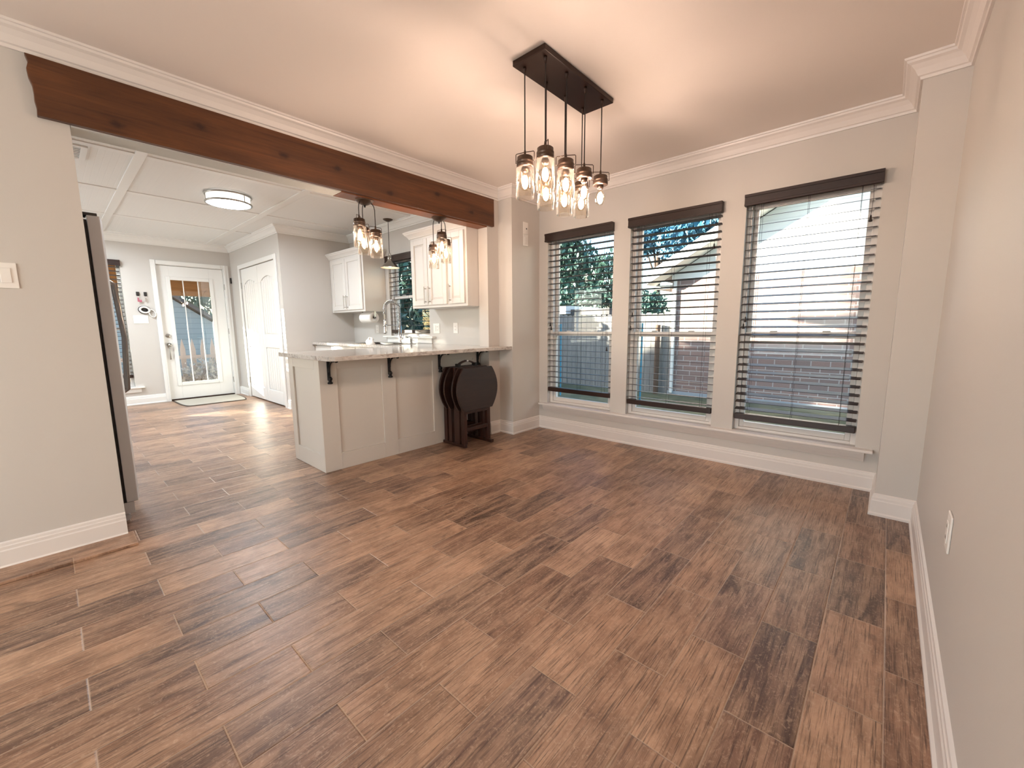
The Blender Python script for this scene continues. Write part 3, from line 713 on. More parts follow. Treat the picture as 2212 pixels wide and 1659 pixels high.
# one continuous granite worktop with a rough front edge
rnd = random.Random(11); fe = [(-2.895, 1.272), (-2.845, 1.283)]; y = 1.31
while y < 3.12: fe.append((-2.82 + rnd.uniform(-.006, .006), y)); y += rnd.uniform(.03, .06)
fe.append((-2.822, 3.138))
ctop = [(-3.757, 1.272)] + fe + [(-2.994, 3.138), (-2.994, 2.978), (-3.137, 2.978), (-3.137, 3.138), (-3.757, 3.138)]
b = MB().prism(ctop, 'z', .880, .912)
for q in ((-6.045, -5.06, 2.50, 3.138), (-5.06, -4.24, 2.50, 2.575), (-5.06, -4.24, 2.96, 3.138), (-4.24, -3.757, 2.50, 3.138)): b.box(q[0], q[1], q[2], q[3], .880, .912)
props(b.build('granite_counter', GRAN, None, .003), 'pale veined granite worktop with a rough chiselled edge wrapping the peninsula and sink wall', 'countertop', None, 'thing')

def bracket(y, label):
    t = thing('counter_bracket', label, 'bracket', (-3.13, y, .69), 'scrolled iron counter brackets'); x = -3.129
    b = MB().box(x, x + .012, y - .011, y + .011, .715, .879).box(x + .012, x + .150, y - .011, y + .011, .868, .879)
    R = .088; pts = [(x + .013 + R * (1 - math.cos(a)), y, .779 + R * math.sin(a)) for a in [PI / 2 * i / 10 for i in range(11)]]
    b.tube(pts, [.010 - .003 * math.sin(PI * i / 10) for i in range(11)], 8)
    b.build('scroll_arm', IRON, t, .002)
    MB().lathe([(.0001, .0), (.017, .0), (.020, .008), (.013, .016), (.011, .022), (.017, .032), (.018, .042), (.012, .050), (.010, .055), (.0001, .055)], (x + .020, y, .690), 14).build('finial', IRON, t)
    MB().lathe([(.0001, -.012), (.010, -.010), (.014, 0), (.0001, .001)], (x + .140, y, .868), 12).build('end_knob', IRON, t)
for y, lb in ((1.397, 'black scrolled iron bracket at the free end of the peninsula counter'), (1.913, 'black scrolled iron bracket second from the free end of the peninsula counter'), (2.446, 'black scrolled iron bracket just left of the folded tray tables'), (2.942, 'black scrolled iron bracket above the tray tables, beside the wall')):
    bracket(y, lb)

t = thing('base_cabinet', 'white base cabinets under the sink counter along the kitchen window wall', 'cabinet', (-4.9, 2.84, 0))
MB().box(-6.045, -5.08, 2.555, 3.137, .10, .879).box(-4.22, -3.714, 2.555, 3.137, .10, .879).box(-5.08, -4.22, 2.555, 2.575, .10, .879).box(-5.08, -4.22, 3.0, 3.137, .10, .879).box(-5.08, -4.22, 2.575, 3.0, .10, .12).build('body', CAB, t)
MB().box(-6.045, -3.714, 2.62, 3.137, .001, .10).build('toe_kick', DARKP, t)
for i in range(4):
    xa = -6.03 + i * .575; xb = xa + .555
    d = MB().box(xa, xb, 2.535, 2.5545, .72, .862).build('drawer', CAB, t, .003)
    MB().cyl((xa + .20, 2.508, .79), (xa + .35, 2.508, .79), .005, n=10).cyl((xa + .215, 2.535, .79), (xa + .215, 2.508, .79), .004, n=8).cyl((xa + .335, 2.535, .79), (xa + .335, 2.508, .79), .004, n=8).build('bar_pull', NICKEL, d)
    d = MB().box(xa, xb, 2.535, 2.5545, .115, .705).build('door', CAB, t, .003)
    MB().box(xa + .06, xb - .06, 2.531, 2.5352, .18, .64).build('raised_panel', CAB, d, .003)

def upper_cabinet(label, x0, x1, yf, z0, z1, doors, handles, crown_l):
    t = thing('wall_cabinet', label, 'cabinet', ((x0 + x1) / 2, YA, z0), 'white wall cabinets')
    MB().box(x0, x1, yf, YA - .002, z0, z1).build('body', CAB, t, .002)
    pr = [(0, 0), (.012, 0), (.016, .012), (.030, .030), (.046, .044), (.052, .056), (.058, .060), (.058, .075), (0, .075)]
    pth = [(x0, yf), (x1, yf), (x1, YA - .002)] if not crown_l else [(x0, YA - .002), (x0, yf), (x1, yf)]
    if crown_l == 2: pth = [(x0, yf), (x1, yf), (x1, YA - .002)]
    MB().sweep([(p[0], p[1]) for p in pth], pr, z1 - .002).build('crown_moulding', CAB, t)
    for (xa, xb), hx in zip(doors, handles):
        st = .055; yd0, yd1 = yf - .020, yf - .001
        b = MB().box(xa, xa + st, yd0, yd1, z0 + .028, z1 - .028).box(xb - st, xb, yd0, yd1, z0 + .028, z1 - .028).box(xa + st, xb - st, yd0, yd1, z0 + .028, z0 + .028 + st).box(xa + st, xb - st, yd0, yd1, z1 - .028 - st, z1 - .028)
        d = b.build('door', CAB, t, .003)
        p = MB(); zi0, zi1 = z0 + .028 + st, z1 - .028 - st; xi0, xi1 = xa + st, xb - st; ins = .022
        o = [(xi0, zi0), (xi1, zi0), (xi1, zi1), (xi0, zi1)]; i_ = [(xi0 + ins, zi0 + ins), (xi1 - ins, zi0 + ins), (xi1 - ins, zi1 - ins), (xi0 + ins, zi1 - ins)]
        p.add([(u, yd0 + .012, w) for u, w in o] + [(u, yd0 + .004, w) for u, w in i_], [(0, 1, 5, 4), (1, 2, 6, 5), (2, 3, 7, 6), (3, 0, 4, 7), (4, 5, 6, 7)])
        p.build('raised_panel', CAB, d)
        yh = yd0 - .028
        MB().cyl((hx, yh, z0 + .045), (hx, yh, z0 + .225), .0055, n=10).cyl((hx, yd0, z0 + .065), (hx, yh, z0 + .065), .0045, n=8).cyl((hx, yd0, z0 + .205), (hx, yh, z0 + .205), .0045, n=8).build('bar_pull', NICKEL, d)
    return t
upper_cabinet('white two door wall cabinet in the corner left of the sink window', XP + .002, -5.115, 2.825, 1.325, 2.068, [(-5.985, -5.575), (-5.567, -5.150)], [-5.605, -5.535], 2)
upper_cabinet('white three door wall cabinet right of the sink window', -4.07, -3.136, 2.835, 1.320, 2.080, [(-4.04, -3.752), (-3.744, -3.440), (-3.405, -3.165)], [-3.785, -3.712, -3.372], 1)

# roll of kitchen paper under the left cabinet
t = thing('paper_towel_holder', 'metal paper towel holder fixed under the left wall cabinet', 'holder', (-5.26, 2.95, 1.325))
b = MB()
for x in (-5.425, -5.095): b.box(x - .004, x + .004, 2.940, 2.960, 1.232, 1.324)
b.build('arm', NICKEL, t, .001)
MB().cyl((-5.429, 2.95, 1.243), (-5.088, 2.95, 1.243), .010, n=14).build('rod', DARKP, t)
props(MB().lathe([(.020, -.14), (.068, -.14), (.070, -.137), (.070, .137), (.068, .14), (.020, .14)], (-5.26, 2.95, 1.243), 36, True, (1, 0, 0), True).build('paper_towel_roll', PAPER), 'white roll of paper towels hanging under the left wall cabinet', 'paper towels', None, 'thing')

# sink, faucet, cloth, soap
t = thing('kitchen_sink', 'stainless steel sink set into the counter under the window', 'sink', (-4.65, 2.77, .912))
b = MB()
for q in ((-5.075, -4.225, 2.565, 2.590), (-5.075, -4.225, 2.945, 2.972), (-5.075, -5.045, 2.590, 2.945), (-4.255, -4.225, 2.590, 2.945)): b.box(q[0], q[1], q[2], q[3], .9125, .918)
b.build('rim', CHROME, t, .002)
b = MB()
for q in ((-5.05, -4.25, 2.59, 2.945, .72, .724), (-5.05, -5.046, 2.59, 2.945, .724, .9125), (-4.254, -4.25, 2.59, 2.945, .724, .9125), (-5.046, -4.254, 2.59, 2.594, .724, .9125), (-5.046, -4.254, 2.941, 2.945, .724, .9125)): b.box(*q)
b.build('basin', STEELF, t)
fx, fy = -4.66, 3.035; z0 = .9125
t = thing('kitchen_faucet', 'tall chrome spring neck faucet at the sink window', 'faucet', (fx, fy, z0))
MB().lathe([(.0001, 0), (.028, 0), (.030, .006), (.024, .012), (.020, .030), (.020, .22), (.014, .225), (.0001, .225)], (fx, fy, z0), 20).build('column', CHROME, t)
R = .105; arc = [(fx, fy - R + R * math.cos(a), 1.33 + R * math.sin(a)) for a in [PI * i / 18 for i in range(19)]]
MB().tube([(fx, fy, z0 + .22)] + arc + [(fx, fy - 2 * R, 1.20)], .008, 10).build('hose', NICKEL, t)
sp = []; L = [(fx, fy, 1.14 + .19 * i / 12) for i in range(12)] + arc + [(fx, fy - 2 * R, 1.33 - .02 * i) for i in range(1, 4)]
# spring coil around the hose
def along(pts, s):
    tot = [0]
    for a, b_ in zip(pts, pts[1:]): tot.append(tot[-1] + (Vector(b_) - Vector(a)).length)
    s *= tot[-1]
    for i in range(len(pts) - 1):
        if s <= tot[i + 1] or i == len(pts) - 2:
            f = (s - tot[i]) / max(1e-9, tot[i + 1] - tot[i]); p = Vector(pts[i]).lerp(Vector(pts[i + 1]), f); return p, (Vector(pts[i + 1]) - Vector(pts[i])).normalized()
turns = 44
for i in range(turns * 8 + 1):
    p, d = along(L, i / (turns * 8)); a = Vector((1, 0, 0)); b_ = d.cross(a); th = 2 * PI * i / 8
    sp.append(p + a * (.018 * math.cos(th)) + b_ * (.018 * math.sin(th)))
MB().tube(sp, .0042, 5).build('spring', CHROME, t)
sy = fy - 2 * R
MB().lathe([(.0001, 0), (.019, 0), (.021, .01), (.016, .04), (.013, .10), (.014, .16), (.010, .175), (.0001, .175)], (fx, sy, 1.035), 18).build('spray_head', CHROME, t)
MB().tube([(fx, fy, 1.135), (fx, sy + .02, 1.135)], .006, 8).lathe([(.016, -.012), (.022, -.012), (.022, .012), (.016, .012)], (fx, sy, 1.135), 18, close=True).build('docking_arm', CHROME, t)
MB().cyl((fx + .016, fy, .965), (fx + .060, fy, .965), .012, n=14).tube([(fx + .055, fy, .968), (fx + .085, fy - .01, 1.0), (fx + .13, fy - .02, 1.05)], .005, 8).build('lever_handle', CHROME, t)
sx = -4.42
t = thing('soap_dispenser', 'small chrome soap dispenser right of the kitchen faucet', 'soap dispenser', (sx, fy, z0))
MB().lathe([(.0001, 0), (.020, 0), (.020, .005), (.012, .010), (.011, .05), (.0001, .052)], (sx, fy, z0), 16).build('base', CHROME, t)
MB().tube([(sx, fy, z0 + .05), (sx, fy, z0 + .075), (sx, fy - .02, z0 + .08), (sx, fy - .06, z0 + .074)], .006, 8).build('spout', CHROME, t)
# crumpled white cloth on the sink rim
rnd = random.Random(5); b = MB(); nU, nV = 14, 9; vs = []
for j in range(nV + 1):
    for i in range(nU):
        th = 2 * PI * i / nU; ph = PI / 2 * j / nV; r = .062 * math.cos(ph) * (1 + .22 * math.sin(3 * th + j) + rnd.uniform(-.08, .08)) + .001
        vs.append((-4.52 + 1.25 * r * math.cos(th), 2.535 + .55 * r * math.sin(th), .9125 + max(.0, .072 * math.sin(ph) * (1 + .25 * math.sin(2 * th)))))
fs = [(j * nU + i, j * nU + (i + 1) % nU, (j + 1) * nU + (i + 1) % nU, (j + 1) * nU + i) for j in range(nV) for i in range(nU)]
b.add(vs, fs, True)
props(b.build('dish_cloth', PAPER), 'crumpled white dish cloth left on the counter before the sink', 'cloth', None, 'thing')

# ------------------------------------------------------------------ refrigerator
fx0, fx1 = -4.115, -3.20
t = thing('refrigerator', 'stainless steel refrigerator standing behind the left partition wall', 'refrigerator', ((fx0 + fx1) / 2, -.2, 0))
MB().box(fx0 + .005, fx1 - .005, -.60, .196, .035, 1.695).build('body', GASKET, t, .004)
MB().box(fx0 + .01, fx1 - .012, .1965, .206, .10, 1.69).build('door_gasket', GASKET, t)
xm = (fx0 + fx1) / 2
def fdoor(xa, xb, za, zb, nm, hz):
    n = 10; pl = [(xa, .207), (xb, .207)] + [(xb + (xa - xb) * i / n, .258 + .022 * math.sin(PI * i / n)) for i in range(n + 1)]
    d = MB().prism(pl, 'z', za, zb).build(nm, STEEL, t, .003)
    if hz:
        hx, z0_, z1_ = hz
        MB().tube([(hx, .272, z0_), (hx, .315, z0_ + .03), (hx, .335, (z0_ + z1_) / 2), (hx, .315, z1_ - .03), (hx, .272, z1_)], .011, 10).build('handle', STEELF, d)
    else:
        MB().tube([(xa + .15, .272, zb - .07), (xa + .17, .318, zb - .07), (xm, .334, zb - .07), (xb - .17, .318, zb - .07), (xb - .15, .272, zb - .07)], .011, 10).build('handle', STEELF, d)
fdoor(xm + .003, fx1, .115, 1.712, 'door', (xm + .055, .70, 1.42)); fdoor(fx0, xm - .003, .115, 1.712, 'door', (xm - .055, .70, 1.42))
MB().box(fx1 - .10, fx1 - .01, .12, .25, 1.7125, 1.728).build('hinge_cover', GASKET, t, .003)
b = MB().box(fx1 - .07, fx1 - .006, .06, .240, .045, .113)
b.cyl((fx1 - .06, .20, .022), (fx1 - .02, .20, .022), .021, n=14).cyl((fx0 + .02, .20, .022), (fx0 + .06, .20, .022), .021, n=14).box(fx0 + .006, fx0 + .07, .06, .240, .045, .113)
b.cyl((fx1 - .06, -.5, .022), (fx1 - .02, -.5, .022), .021, n=14).cyl((fx0 + .02, -.5, .022), (fx0 + .06, -.5, .022), .021, n=14)
b.build('roller_foot', STEEL, t, .002)

# ------------------------------------------------------------------ folding tray tables on their rack
def tray_outline(c, z0, z1, hw, bulge):
    h = (z1 - z0) / 2; zc = (z0 + z1) / 2; pts = []
    for i in range(13):
        a = -1 + 2 * i / 12; pts.append((c + hw + bulge * (1 - a * a), zc + a * h))
    for i in range(13):
        a = 1 - 2 * i / 12; pts.append((c - hw - bulge * (1 - a * a), zc + a * h))
    return pts
YT = 2.632
def tray(x, label):
    t = thing('tray_table', label, 'tray table', (x, YT, .03), 'folded wooden tray tables')
    MB().prism(tray_outline(YT, .345, .740, .182, .076), 'x', x - .009, x + .009).build('table_top', TRAYD, t, .004)
    for s in (-1, 1):
        MB().box(x - .052, x - .0095, YT + s * .150 - .019, YT + s * .150 + .019, .030, .70).build('leg', TRAYL, t, .003)
    MB().box(x - .028, x - .012, YT - .134, YT + .134, .150, .185).build('stretcher', TRAYL, t, .003)
    MB().box(x - .028, x - .012, YT - .134, YT + .134, .315, .343).build('cross_rail', TRAYL, t, .003)
for x, lb in ((-2.800, 'front dark tray table of the folded stack, its whole top showing'), (-2.868, 'second dark tray table of the folded stack, just behind the front one'),
              (-2.980, 'third dark tray table of the folded stack, on the far side of the rack'), (-3.046, 'rear dark tray table of the folded stack, against the peninsula')):
    tray(x, lb)
t = thing('tray_rack', 'dark wooden carrying rack with a leather handle holding the folded tray tables', 'rack', (-2.94, YT, 0))
for s in (-1, 1):
    y = YT + s * .150
    MB().box(-3.125, -2.815 + .05 * (s > 0), y - .018, y + .018, .001, .0285).build('foot', TRAYL, t, .004)
    MB().box(-2.957, -2.926, y - .014, y + .014, .029, .742).build('post', TRAYL, t, .003)
MB().box(-2.954, -2.930, YT - .135, YT + .135, .70, .742).build('top_bar', TRAYD, t, .003)
MB().box(-2.954, -2.930, YT - .135, YT + .135, .10, .14).build('lower_bar', TRAYL, t, .003)
b = MB(); pts = [(-2.95, YT - .105 + .21 * i / 12, .748 + .036 * math.sin(PI * i / 12) ** .7) for i in range(13)]
vs = []
for p in pts:
    for (dx, dz) in ((-.019, 0), (.019, 0), (.019, .013), (-.019, .013)): vs.append((p[0] + dx, p[1], p[2] + dz))
fs = [(i * 4 + k, i * 4 + (k + 1) % 4, (i + 1) * 4 + (k + 1) % 4, (i + 1) * 4 + k) for i in range(12) for k in range(4)] + [(3, 2, 1, 0), (48, 49, 50, 51)]
h = b.add(vs, fs).build('carrying_handle', LEATH, t, .004)
MB().box(-2.972, -2.928, YT - .012, YT + .010, .786, .801).build('metal_rivet_plate', CHROME, h, .002)
for s in (-1, 1): MB().box(-2.975, -2.925, YT + s * .105 - .014, YT + s * .105 + .014, .7425, .770).build('handle_bracket', IRON, h, .002)

# ------------------------------------------------------------------ switches, outlets and little wall things
def plate(name, label, cat, face, axis, a, z, w, h, kind, group):
    """axis: outward axis '+x','-x','-y'"""
    sg = 1 if axis[0] == '+' else -1; ax = axis[1]
    def bx(b, u0, u1, z0, z1, d0, d1):
        if ax == 'x': b.box(face + sg * d0, face + sg * d1, u0, u1, z0, z1)
        else: b.box(u0, u1, face + sg * d0, face + sg * d1, z0, z1)
        return b
    loc = (face, a, z) if ax == 'x' else (a, face, z)
    t = thing(name, label, cat, loc, group)
    bx(MB(), a - w / 2, a + w / 2, z - h / 2, z + h / 2, .0005, .006).build('cover_plate', PLATE, t, .002)
    n = {'s1': 1, 's2': 2, 's3': 3, 'o': 1, 'b': 0, 'so': 2}[kind]
    for i in range(n):
        c = a + (i - (n - 1) / 2) * .046
        if kind[0] == 's' and not (kind == 'so' and i == 1):
            bx(MB(), c - .0165, c + .0165, z - .033, z + .033, .0062, .010).build('rocker', PLATE, t, .002)
        else:
            o = bx(MB(), c - .0165, c + .0165, z - .034, z + .034, .0062, .009).build('receptacle', PLATE, t, .002)
            b = MB()
            for dz in (-.018, .018):
                for du in (-.006, .006): bx(b, c + du - .0012, c + du + .0012, z + dz - .005, z + dz + .005, .0088, .0094)
            b.build('slots', DARKP, o)
    if kind == 'b': bx(MB(), a + .004, a + .016, z - .010, z + .002, .006, .009).build('sensor_hole', DARKP, t, .001)
    return t
plate('light_switch', 'white double rocker switch on the left partition wall', 'light switch', XH, '+x', -.117, 1.358, .117, .114, 's2', 'white wall plates')
plate('sensor_plate', 'white wall plate with a dark dot, above the switch by the windows', 'wall plate', XB, '+x', 3.345, 2.090, .075, .114, 'b', 'white wall plates')
plate('light_switch', 'white single switch below the dotted plate on the bay return wall', 'light switch', XB, '+x', 3.345, 1.974, .075, .114, 's1', 'white wall plates')
plate('power_outlet', 'white outlet low on the right hand wall', 'outlet', XR, '-x', 1.824, .462, .075, .118, 'o', 'white wall plates')
plate('power_outlet', 'white switch and outlet plate just right of the sink window', 'outlet', YA, '-y', -4.035, 1.095, .120, .118, 'so', 'white wall plates')
plate('power_outlet', 'white outlet under the right wall cabinet, beside the dining wall', 'outlet', YA, '-y', -3.685, 1.098, .075, .118, 'o', 'white wall plates')
plate('power_outlet', 'white outlet under the paper towel roll', 'outlet', YA, '-y', -5.375, 1.088, .075, .118, 'o', 'white wall plates')
plate('light_switch', 'white triple switch plate beside the back door', 'light switch', XF, '+x', .957, 1.255, .168, .118, 's3', 'white wall plates')
def key_hook(y, z, label, tag):
    t = thing('key_hook', label, 'wall hook', (XF, y, z), 'small black key hooks')
    MB().box(XF + .0005, XF + .014, y - .018, y + .018, z - .002, z + .055).build('plate', DARKP, t, .004)
    MB().tube([(XF + .014, y, z + .012), (XF + .028, y, z - .006), (XF + .034, y, z + .004)], .0035, 8).build('prong', IRON, t)
key_hook(.955, 1.60, 'small black key hook farther from the back door', True)
key_hook(1.040, 1.60, 'small black key hook nearer the back door', False)
def keys(y, label, m, tag):
    t = thing('key_ring', label, 'keys', (XF + .03, y, 1.56), None)
    pts = [(XF + .028, y + .012 * math.cos(2 * PI * i / 16), 1.583 + .012 * math.sin(2 * PI * i / 16)) for i in range(17)]
    MB().tube(pts, .0014, 6).build('ring', NICKEL, t)
    b = MB().box(XF + .022, XF + .026, y - .010, y + .006, 1.515, 1.572)
    if tag: b.box(XF + .027, XF + .034, y - .012, y + .004, 1.510, 1.560).box(XF + .027, XF + .034, y + .006, y + .036, 1.505, 1.538)
    b.build('key_fob', m, t, .002)
keys(.955, 'pink tagged keys hanging on the hook farther from the back door', PINK, True)
keys(1.040, 'small silver keys hanging on the hook nearer the back door', NICKEL, False)
# two-ring plastic holder
t = thing('ring_holder', 'white two ring plastic holder with a dark rim hanging beside the back door', 'holder', (XF, 1.05, 1.37))
def ring(b, cy, cz, ry, rz, w, d0, d1, tilt):
    n = 28; vs = []
    for (k, d) in ((1, d0), (1, d1), (0, d1), (0, d0)):
        for i in range(n):
            a = 2 * PI * i / n; u = (ry - (0 if k else w)) * math.cos(a); v = (rz - (0 if k else w)) * math.sin(a)
            vs.append((XF + d, cy + u * math.cos(tilt) - v * math.sin(tilt), cz + u * math.sin(tilt) + v * math.cos(tilt)))
    b.add(vs, [(r * n + i, r * n + (i + 1) % n, ((r + 1) % 4) * n + (i + 1) % n, ((r + 1) % 4) * n + i) for r in range(4) for i in range(n)], True); return b
b = ring(MB(), 1.010, 1.395, .066, .052, .024, .004, .030, -.2); b = ring(b, 1.092, 1.345, .042, .062, .012, .004, .028, .35)
b.build('white_rings', PLATE, t)
ring(MB(), 1.008, 1.394, .073, .059, .008, .001, .018, -.2).build('dark_rim', DARKP, t)
MB().lathe([(.0001, 0), (.036, 0), (.036, .006), (.0001, .008)], (XF + .002, 1.010, 1.395), 20, True, (1, 0, 0)).build('dark_centre', DARKP, t)
t = thing('coat_hook', 'black hook on the wall between the back door and the pantry', 'wall hook', (XF, 2.145, 1.87))
MB().box(XF + .0005, XF + .012, 2.1365, 2.1575, 1.855, 1.945).build('plate', DARKP, t, .003)
MB().tube([(XF + .012, 2.147, 1.875), (XF + .030, 2.147, 1.860), (XF + .038, 2.147, 1.880)], .004, 8).build('prong', IRON, t)
# door mat: half round
def dmat(b, x0, dx, y0, y1, z0, z1):
    n = 14; pl = [(x0, y0), (x0 + .02, y0)] + [(x0 + dx * (1 - (1 - math.sin(PI / 2 * i / n)) ** 2) ** 1.0, y0 + (y1 - y0) * .17 * (1 - math.cos(PI / 2 * i / n))) for i in range(1, n + 1)]
    pr = [(x, y0 + y1 - y) for x, y in pl[::-1]]
    b.prism(pl[::-1] + pr[::-1] if False else [(x, y) for x, y in pl] + pr, 'z', z0, z1); return b
t = thing('door_mat', 'grey rounded doormat in front of the back door', 'doormat', (-7.9, 1.6, 0))
dmat(MB(), -8.16, .74, 1.20, 2.06, .001, .007).build('binding', MATE, t)
dmat(MB(), -8.155, .715, 1.22, 2.04, .0072, .011).build('pile', MATM, t)
# ================================================================== OUTSIDE
G = -0.46
b = MB().add([(-45, -30, G), (25, -30, G), (25, 60, G), (-45, 60, G)], [(0, 1, 2, 3)])
struct(b.build('ground', GRASS), 'patchy lawn outside the windows', 'lawn')
struct(MB().box(-30, XF - T - .02, -3.0, 12.0, G, G + .03).build('ground_patio', SOIL), 'pale dry ground outside the back door', 'ground')
# our own roof (casts the low shade on the neighbour's wall)
b = MB().prism([(-4.5, 2.60), (4.15, 2.60), (4.15, 2.70), (-.2, 3.75), (-4.5, 2.70)], 'x', XF - .35, XR + 3.0)
struct(b.build('roof', SHINGLE), 'shingle roof over the house', 'roof')

# neighbour's house
t = thing('neighbour_house', "neighbour's brick house with a white gable across the side yard", 'house', (1, 9.4, G))
x0, x1, xa, yn = -3.65, 5.65, 1.0, 9.4
def zr(x): return 3.04 + .57 * ((x if x < xa else 2 * xa - x) + 2.6)
MB().box(x0, x1, yn, 15.5, G, 2.16).build('brick_wall', BRICK, t)
pl = [(x0, 2.165), (x1, 2.165), (x1, zr(x1) - .24), (xa, zr(xa) - .24), (x0, zr(x0) - .24)]
MB().prism(pl, 'y', yn + .01, 15.5).build('gable_siding', SIDING, t)
MB().box(x0 - .01, x1 + .01, yn - .02, yn + .0095, 2.10, 2.20).build('frieze_board', WHITEX, t)
yo = 8.95; e0, e1 = x0 - .40, x1 + .40
def strip(y0, y1, lo, hi): return MB().prism([(e0, zr(e0) - hi), (xa, zr(xa) - hi), (e1, zr(e1) - hi), (e1, zr(e1) - lo), (xa, zr(xa) - lo), (e0, zr(e0) - lo)], 'y', y0, y1)
strip(yo, 15.8, 0.0, .08).build('roof_slab', SHINGLE, t)
strip(yo - .025, yo - .001, -.02, .22).build('fascia_board', WHITEX, t)
strip(yo, yn + .005, .20, .225).build('soffit', WHITEX, t)
MB().box(x0 - .40, x0 - .002, yn, 15.5, 1.92, 2.0).build('eave_soffit', WHITEX, t)
MB().box(x0 + .04, x0 + .11, yn - .07, yn - .001, G + .05, 2.09).build('downspout', WHITEX, t, .01)
MB().box(x0 - .01, x1 + .01, yn - .03, yn - .001, G, -.37).build('foundation', mat('slab_concrete', '#9AA0A6', .9), t)

# wooden fence
t = thing('privacy_fence', 'weathered board fence standing across the side yard', 'fence', (-7, 9.45, G))
b = MB(); x = -13.0; rnd = random.Random(2)
while x < -3.80:
    w = .138; dz = rnd.uniform(-.02, .02); h = 1.40 + dz; y = 9.40 + rnd.uniform(-.004, .004)
    b.prism([(x, G + .02), (x + w, G + .02), (x + w, h - .03), (x + w - .03, h), (x + .03, h), (x, h - .03)], 'y', y, y + .016); x += .146
b.build('pickets', FENCEM, t)
b = MB()
for z in (-.15, .5, 1.1): b.box(-13, -3.72, 9.42, 9.46, z, z + .09)
b.build('rails', FENCEM, t)
for x in (-11.2, -8.8, -6.4): MB().box(x, x + .09, 9.462, 9.55, G, 1.30).build('post', FENCEM, t)
b = MB().cyl((-3.90, 9.30, G), (-3.90, 9.30, 1.12), .055, n=14)
props(b.build('fence_post', FPOST), 'brown round post at the corner of the brick house', 'post', None, 'thing')
t = thing('garden_shed', 'low white roofed outbuilding beyond the board fence', 'shed', (-10.5, 13, G))
MB().box(-14, -8.6, 12.2, 14, G, 1.52).build('wall', SHED, t)
MB().box(-14.2, -8.3, 12.0, 14.2, 1.525, 1.80).build('roof', WHITEX, t)
MB().box(-8.295, -6.8, 12.3, 14.2, 1.48, 1.68).build('roof', SHINGLE, t)

def tree(label, x, y, base, trunk_h, clumps, n, size, m, seed, group='trees beyond the fence', name='tree'):
    t = thing(name, label, name, (x, y, base), group); r = random.Random(seed); vs = []; fs = []
    tot = sum(c[3] * c[4] * c[5] for c in clumps)
    for (cx, cy, cz, rx, ry, rz) in clumps:
        for _ in range(int(n * rx * ry * rz / tot)):
            while True:
                p = Vector((r.uniform(-1, 1), r.uniform(-1, 1), r.uniform(-1, 1)))
                if .3 < p.length < 1: break
            p *= r.uniform(.75, 1.05); c = Vector((x + cx + p.x * rx, y + cy + p.y * ry, base + cz + p.z * rz))
            e = Euler((r.uniform(0, 6), r.uniform(0, 6), r.uniform(0, 6))); s = size * r.uniform(.6, 1.4); k = len(vs)
            for q in ((-s, 0, 0), (0, -s * .45, 0), (s, 0, 0), (0, s * .45, 0)):
                w = Vector(q); w.rotate(e); vs.append(c + w)
            fs.append((k, k + 1, k + 2, k + 3))
    MB().add(vs, fs).build('foliage', m, t)
    b = MB().tube([(x, y, base), (x + .05, y, base + trunk_h * .5), (x, y + .05, base + trunk_h)], [.22, .17, .10], 10)
    for (cx, cy, cz, rx, ry, rz) in clumps: b.tube([(x, y, base + trunk_h * .7), (x + cx * .7, y + cy * .7, base + cz * .9)], [.08, .03], 6)
    b.build('trunk', BARK, t)
tree('tall dense evergreen tree filling the window nearest the kitchen', -13.0, 17.5, G, 4.5, [(0, 0, 4.4, 2.6, 1.3, 2.2), (1.2, -.3, 2.7, 2.2, 1.0, 1.2), (-.2, 0, 6.2, 2.6, 1.3, 1.8), (1.6, .2, 4.2, 1.5, 1.0, 1.3), (3.2, .2, 3.6, 1.3, 1.0, 1.5)], 10500, .14, LEAF1, 1)
tree('broad blue green tree between the first two windows', -9.6, 22.5, G, 5.5, [(-.9, 0, 6.2, 1.5, 1.2, 1.0), (.6, .2, 7.0, 1.7, 1.3, 1.2), (2.2, 0, 6.2, 1.6, 1.2, 1.1), (-.6, 0, 7.9, 1.7, 1.2, 1.0)], 5200, .14, LEAF2, 2)
tree('leafy blue green tree behind the gable of the brick house', -5.2, 17.6, G, 5.0, [(0, 0, 5.6, 1.6, 1.2, 1.1), (-1.3, 0, 4.9, 1.1, 1.0, .8), (1.2, 0, 6.6, 1.7, 1.2, 1.2)], 4600, .13, LEAF2, 3)
tree('bare brownish tree low behind the fence in the first window', -10.2, 19.5, G, 2.5, [(0, 0, 2.9, 1.3, 1.0, 1.0), (1.2, 0, 2.5, 1.0, .8, .8)], 1700, .10, LEAF3, 4)
tree('small green tree beside the white outbuilding', -8.0, 17.8, G, 2.2, [(0, 0, 2.3, 1.0, .8, .8)], 1000, .11, LEAF1, 5)

# added porch, standing in for the header's reflection and cutting sun; yard beyond
t = thing('porch_roof', 'brown timber porch roof outside the back door', 'porch', (-9.8, 2.0, 2.2))
MB().box(-11.25, XF - T - .01, -1.35, 3.6, 2.30, 2.36).build('ceiling_boards', PORCH, t)
MB().box(-11.15, -10.95, -1.35, 3.6, 1.80, 2.30).build('beam', PORCH, t)
MB().box(-11.12, -10.98, 3.3, 3.44, G, 1.80).build('post', PORCH, t)
t = thing('picket_fence', 'pale pointed picket fence outside the back door', 'fence', (-12.6, 2, G))
for i in range(22):
    y = .3 + i * .20; MB().prism([(y, G + .05), (y + .10, G + .05), (y + .10, .62), (y + .05, .88), (y, .62)], 'x', -12.60, -12.575).build('picket', PICKET, t)
b = MB()
for z in (-.1, .4): b.box(-12.572, -12.53, .2, 4.8, z, z + .08)
b.build('rail', PICKET, t)
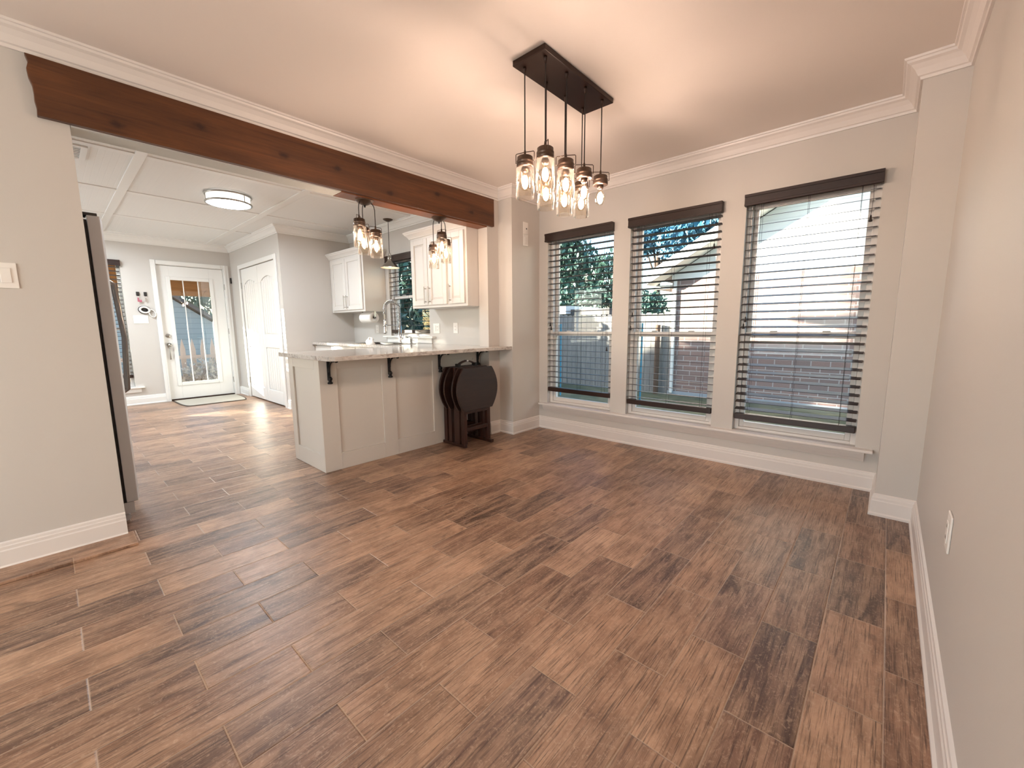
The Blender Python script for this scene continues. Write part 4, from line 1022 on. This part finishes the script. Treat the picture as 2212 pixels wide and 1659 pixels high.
t = thing('lap_sided_shed', 'blue grey lap sided shed with a sloping roof beyond the picket fence', 'shed', (-16.5, 1.5, G))
MB().prism([(-1.2, G), (4.6, G), (4.6, .55), (1.7, 2.65), (-1.2, .55)], 'x', -18.0, -15.9).build('wall', SHED, t)
MB().prism([(-1.5, .42), (1.7, 2.70), (4.9, .42), (4.9, .52), (1.7, 2.82), (-1.5, .52)], 'x', -18.2, -15.75).build('roof', SHINGLE, t)
tree('dense dark hedge tree behind the shed outside the back door', -20.0, 4.4, G, 1.6, [(0, 0, 1.9, .9, 2.6, 1.9), (0, 2.6, 1.6, .8, 1.6, 1.5)], 3800, .13, LEAF1, 6, 'trees beyond the back door')
tree('leafy tree in the back yard west of the kitchen', -13.2, -4.1, G, 2.6, [(0, 0, 3.3, .9, .75, 1.1), (-.2, -1.2, 3.6, .9, .8, 1.0)], 2600, .09, LEAF1, 9, 'trees beyond the back door')  # unseen crown placed to keep direct sun off the sink wall
tree('wide leafy tree far out in the western yard', -24.0, -3.2, G, 3.0, [(0, 0, 3.6, 1.0, 1.7, 1.9), (0, .2, 1.8, 1.0, 1.6, 1.4)], 3200, .20, LEAF1, 10, 'trees beyond the back door')  # unseen tree added to shade the fence and brick
tree('second wide leafy tree far out in the western yard', -24.5, -6.6, G, 3.0, [(0, 0, 3.9, 1.0, 1.6, 1.8), (0, 0, 1.9, 1.0, 1.6, 1.5)], 3000, .20, LEAF1, 11, 'trees beyond the back door')  # another out-of-view crown added for dappled shade on the brick
tree('tall thin crowned tree far out in the western yard', -26.0, -9.43, G, 7.5, [(0, 0, 8.95, .6, .50, .45), (0, -.35, 8.2, .5, .40, .35)], 700, .14, LEAF1, 12, 'trees beyond the back door')
tree('green tree outside the sink window', -10.6, 6.9, G, 2.6, [(0, 0, 3.3, 1.6, .8, 1.7), (.5, 0, 1.5, 1.5, .7, 1.4)], 4200, .12, LEAF1, 13, 'trees beside the fence')
tree('narrow leafy shrub in the yard west of the kitchen', -13.0, -2.62, G, 1.0, [(0, 0, 1.75, .5, .30, 1.2)], 900, .09, LEAF1, 14, 'shrubs outside the back door', 'shrub')  # out-of-view shrub added to stop sun reaching the right pantry door
tree('low pale shrubs growing against the picket fence outside the back door', -12.0, 2.1, G, .2, [(0, -.7, .42, .35, .6, .42), (0, .4, .45, .35, .7, .45), (0, 1.5, .42, .35, .6, .40)], 2200, .05, LEAF4, 15, 'shrubs outside the back door', 'shrub')  # stands in for sunlit speckled ground, brightness held in the leaf colour
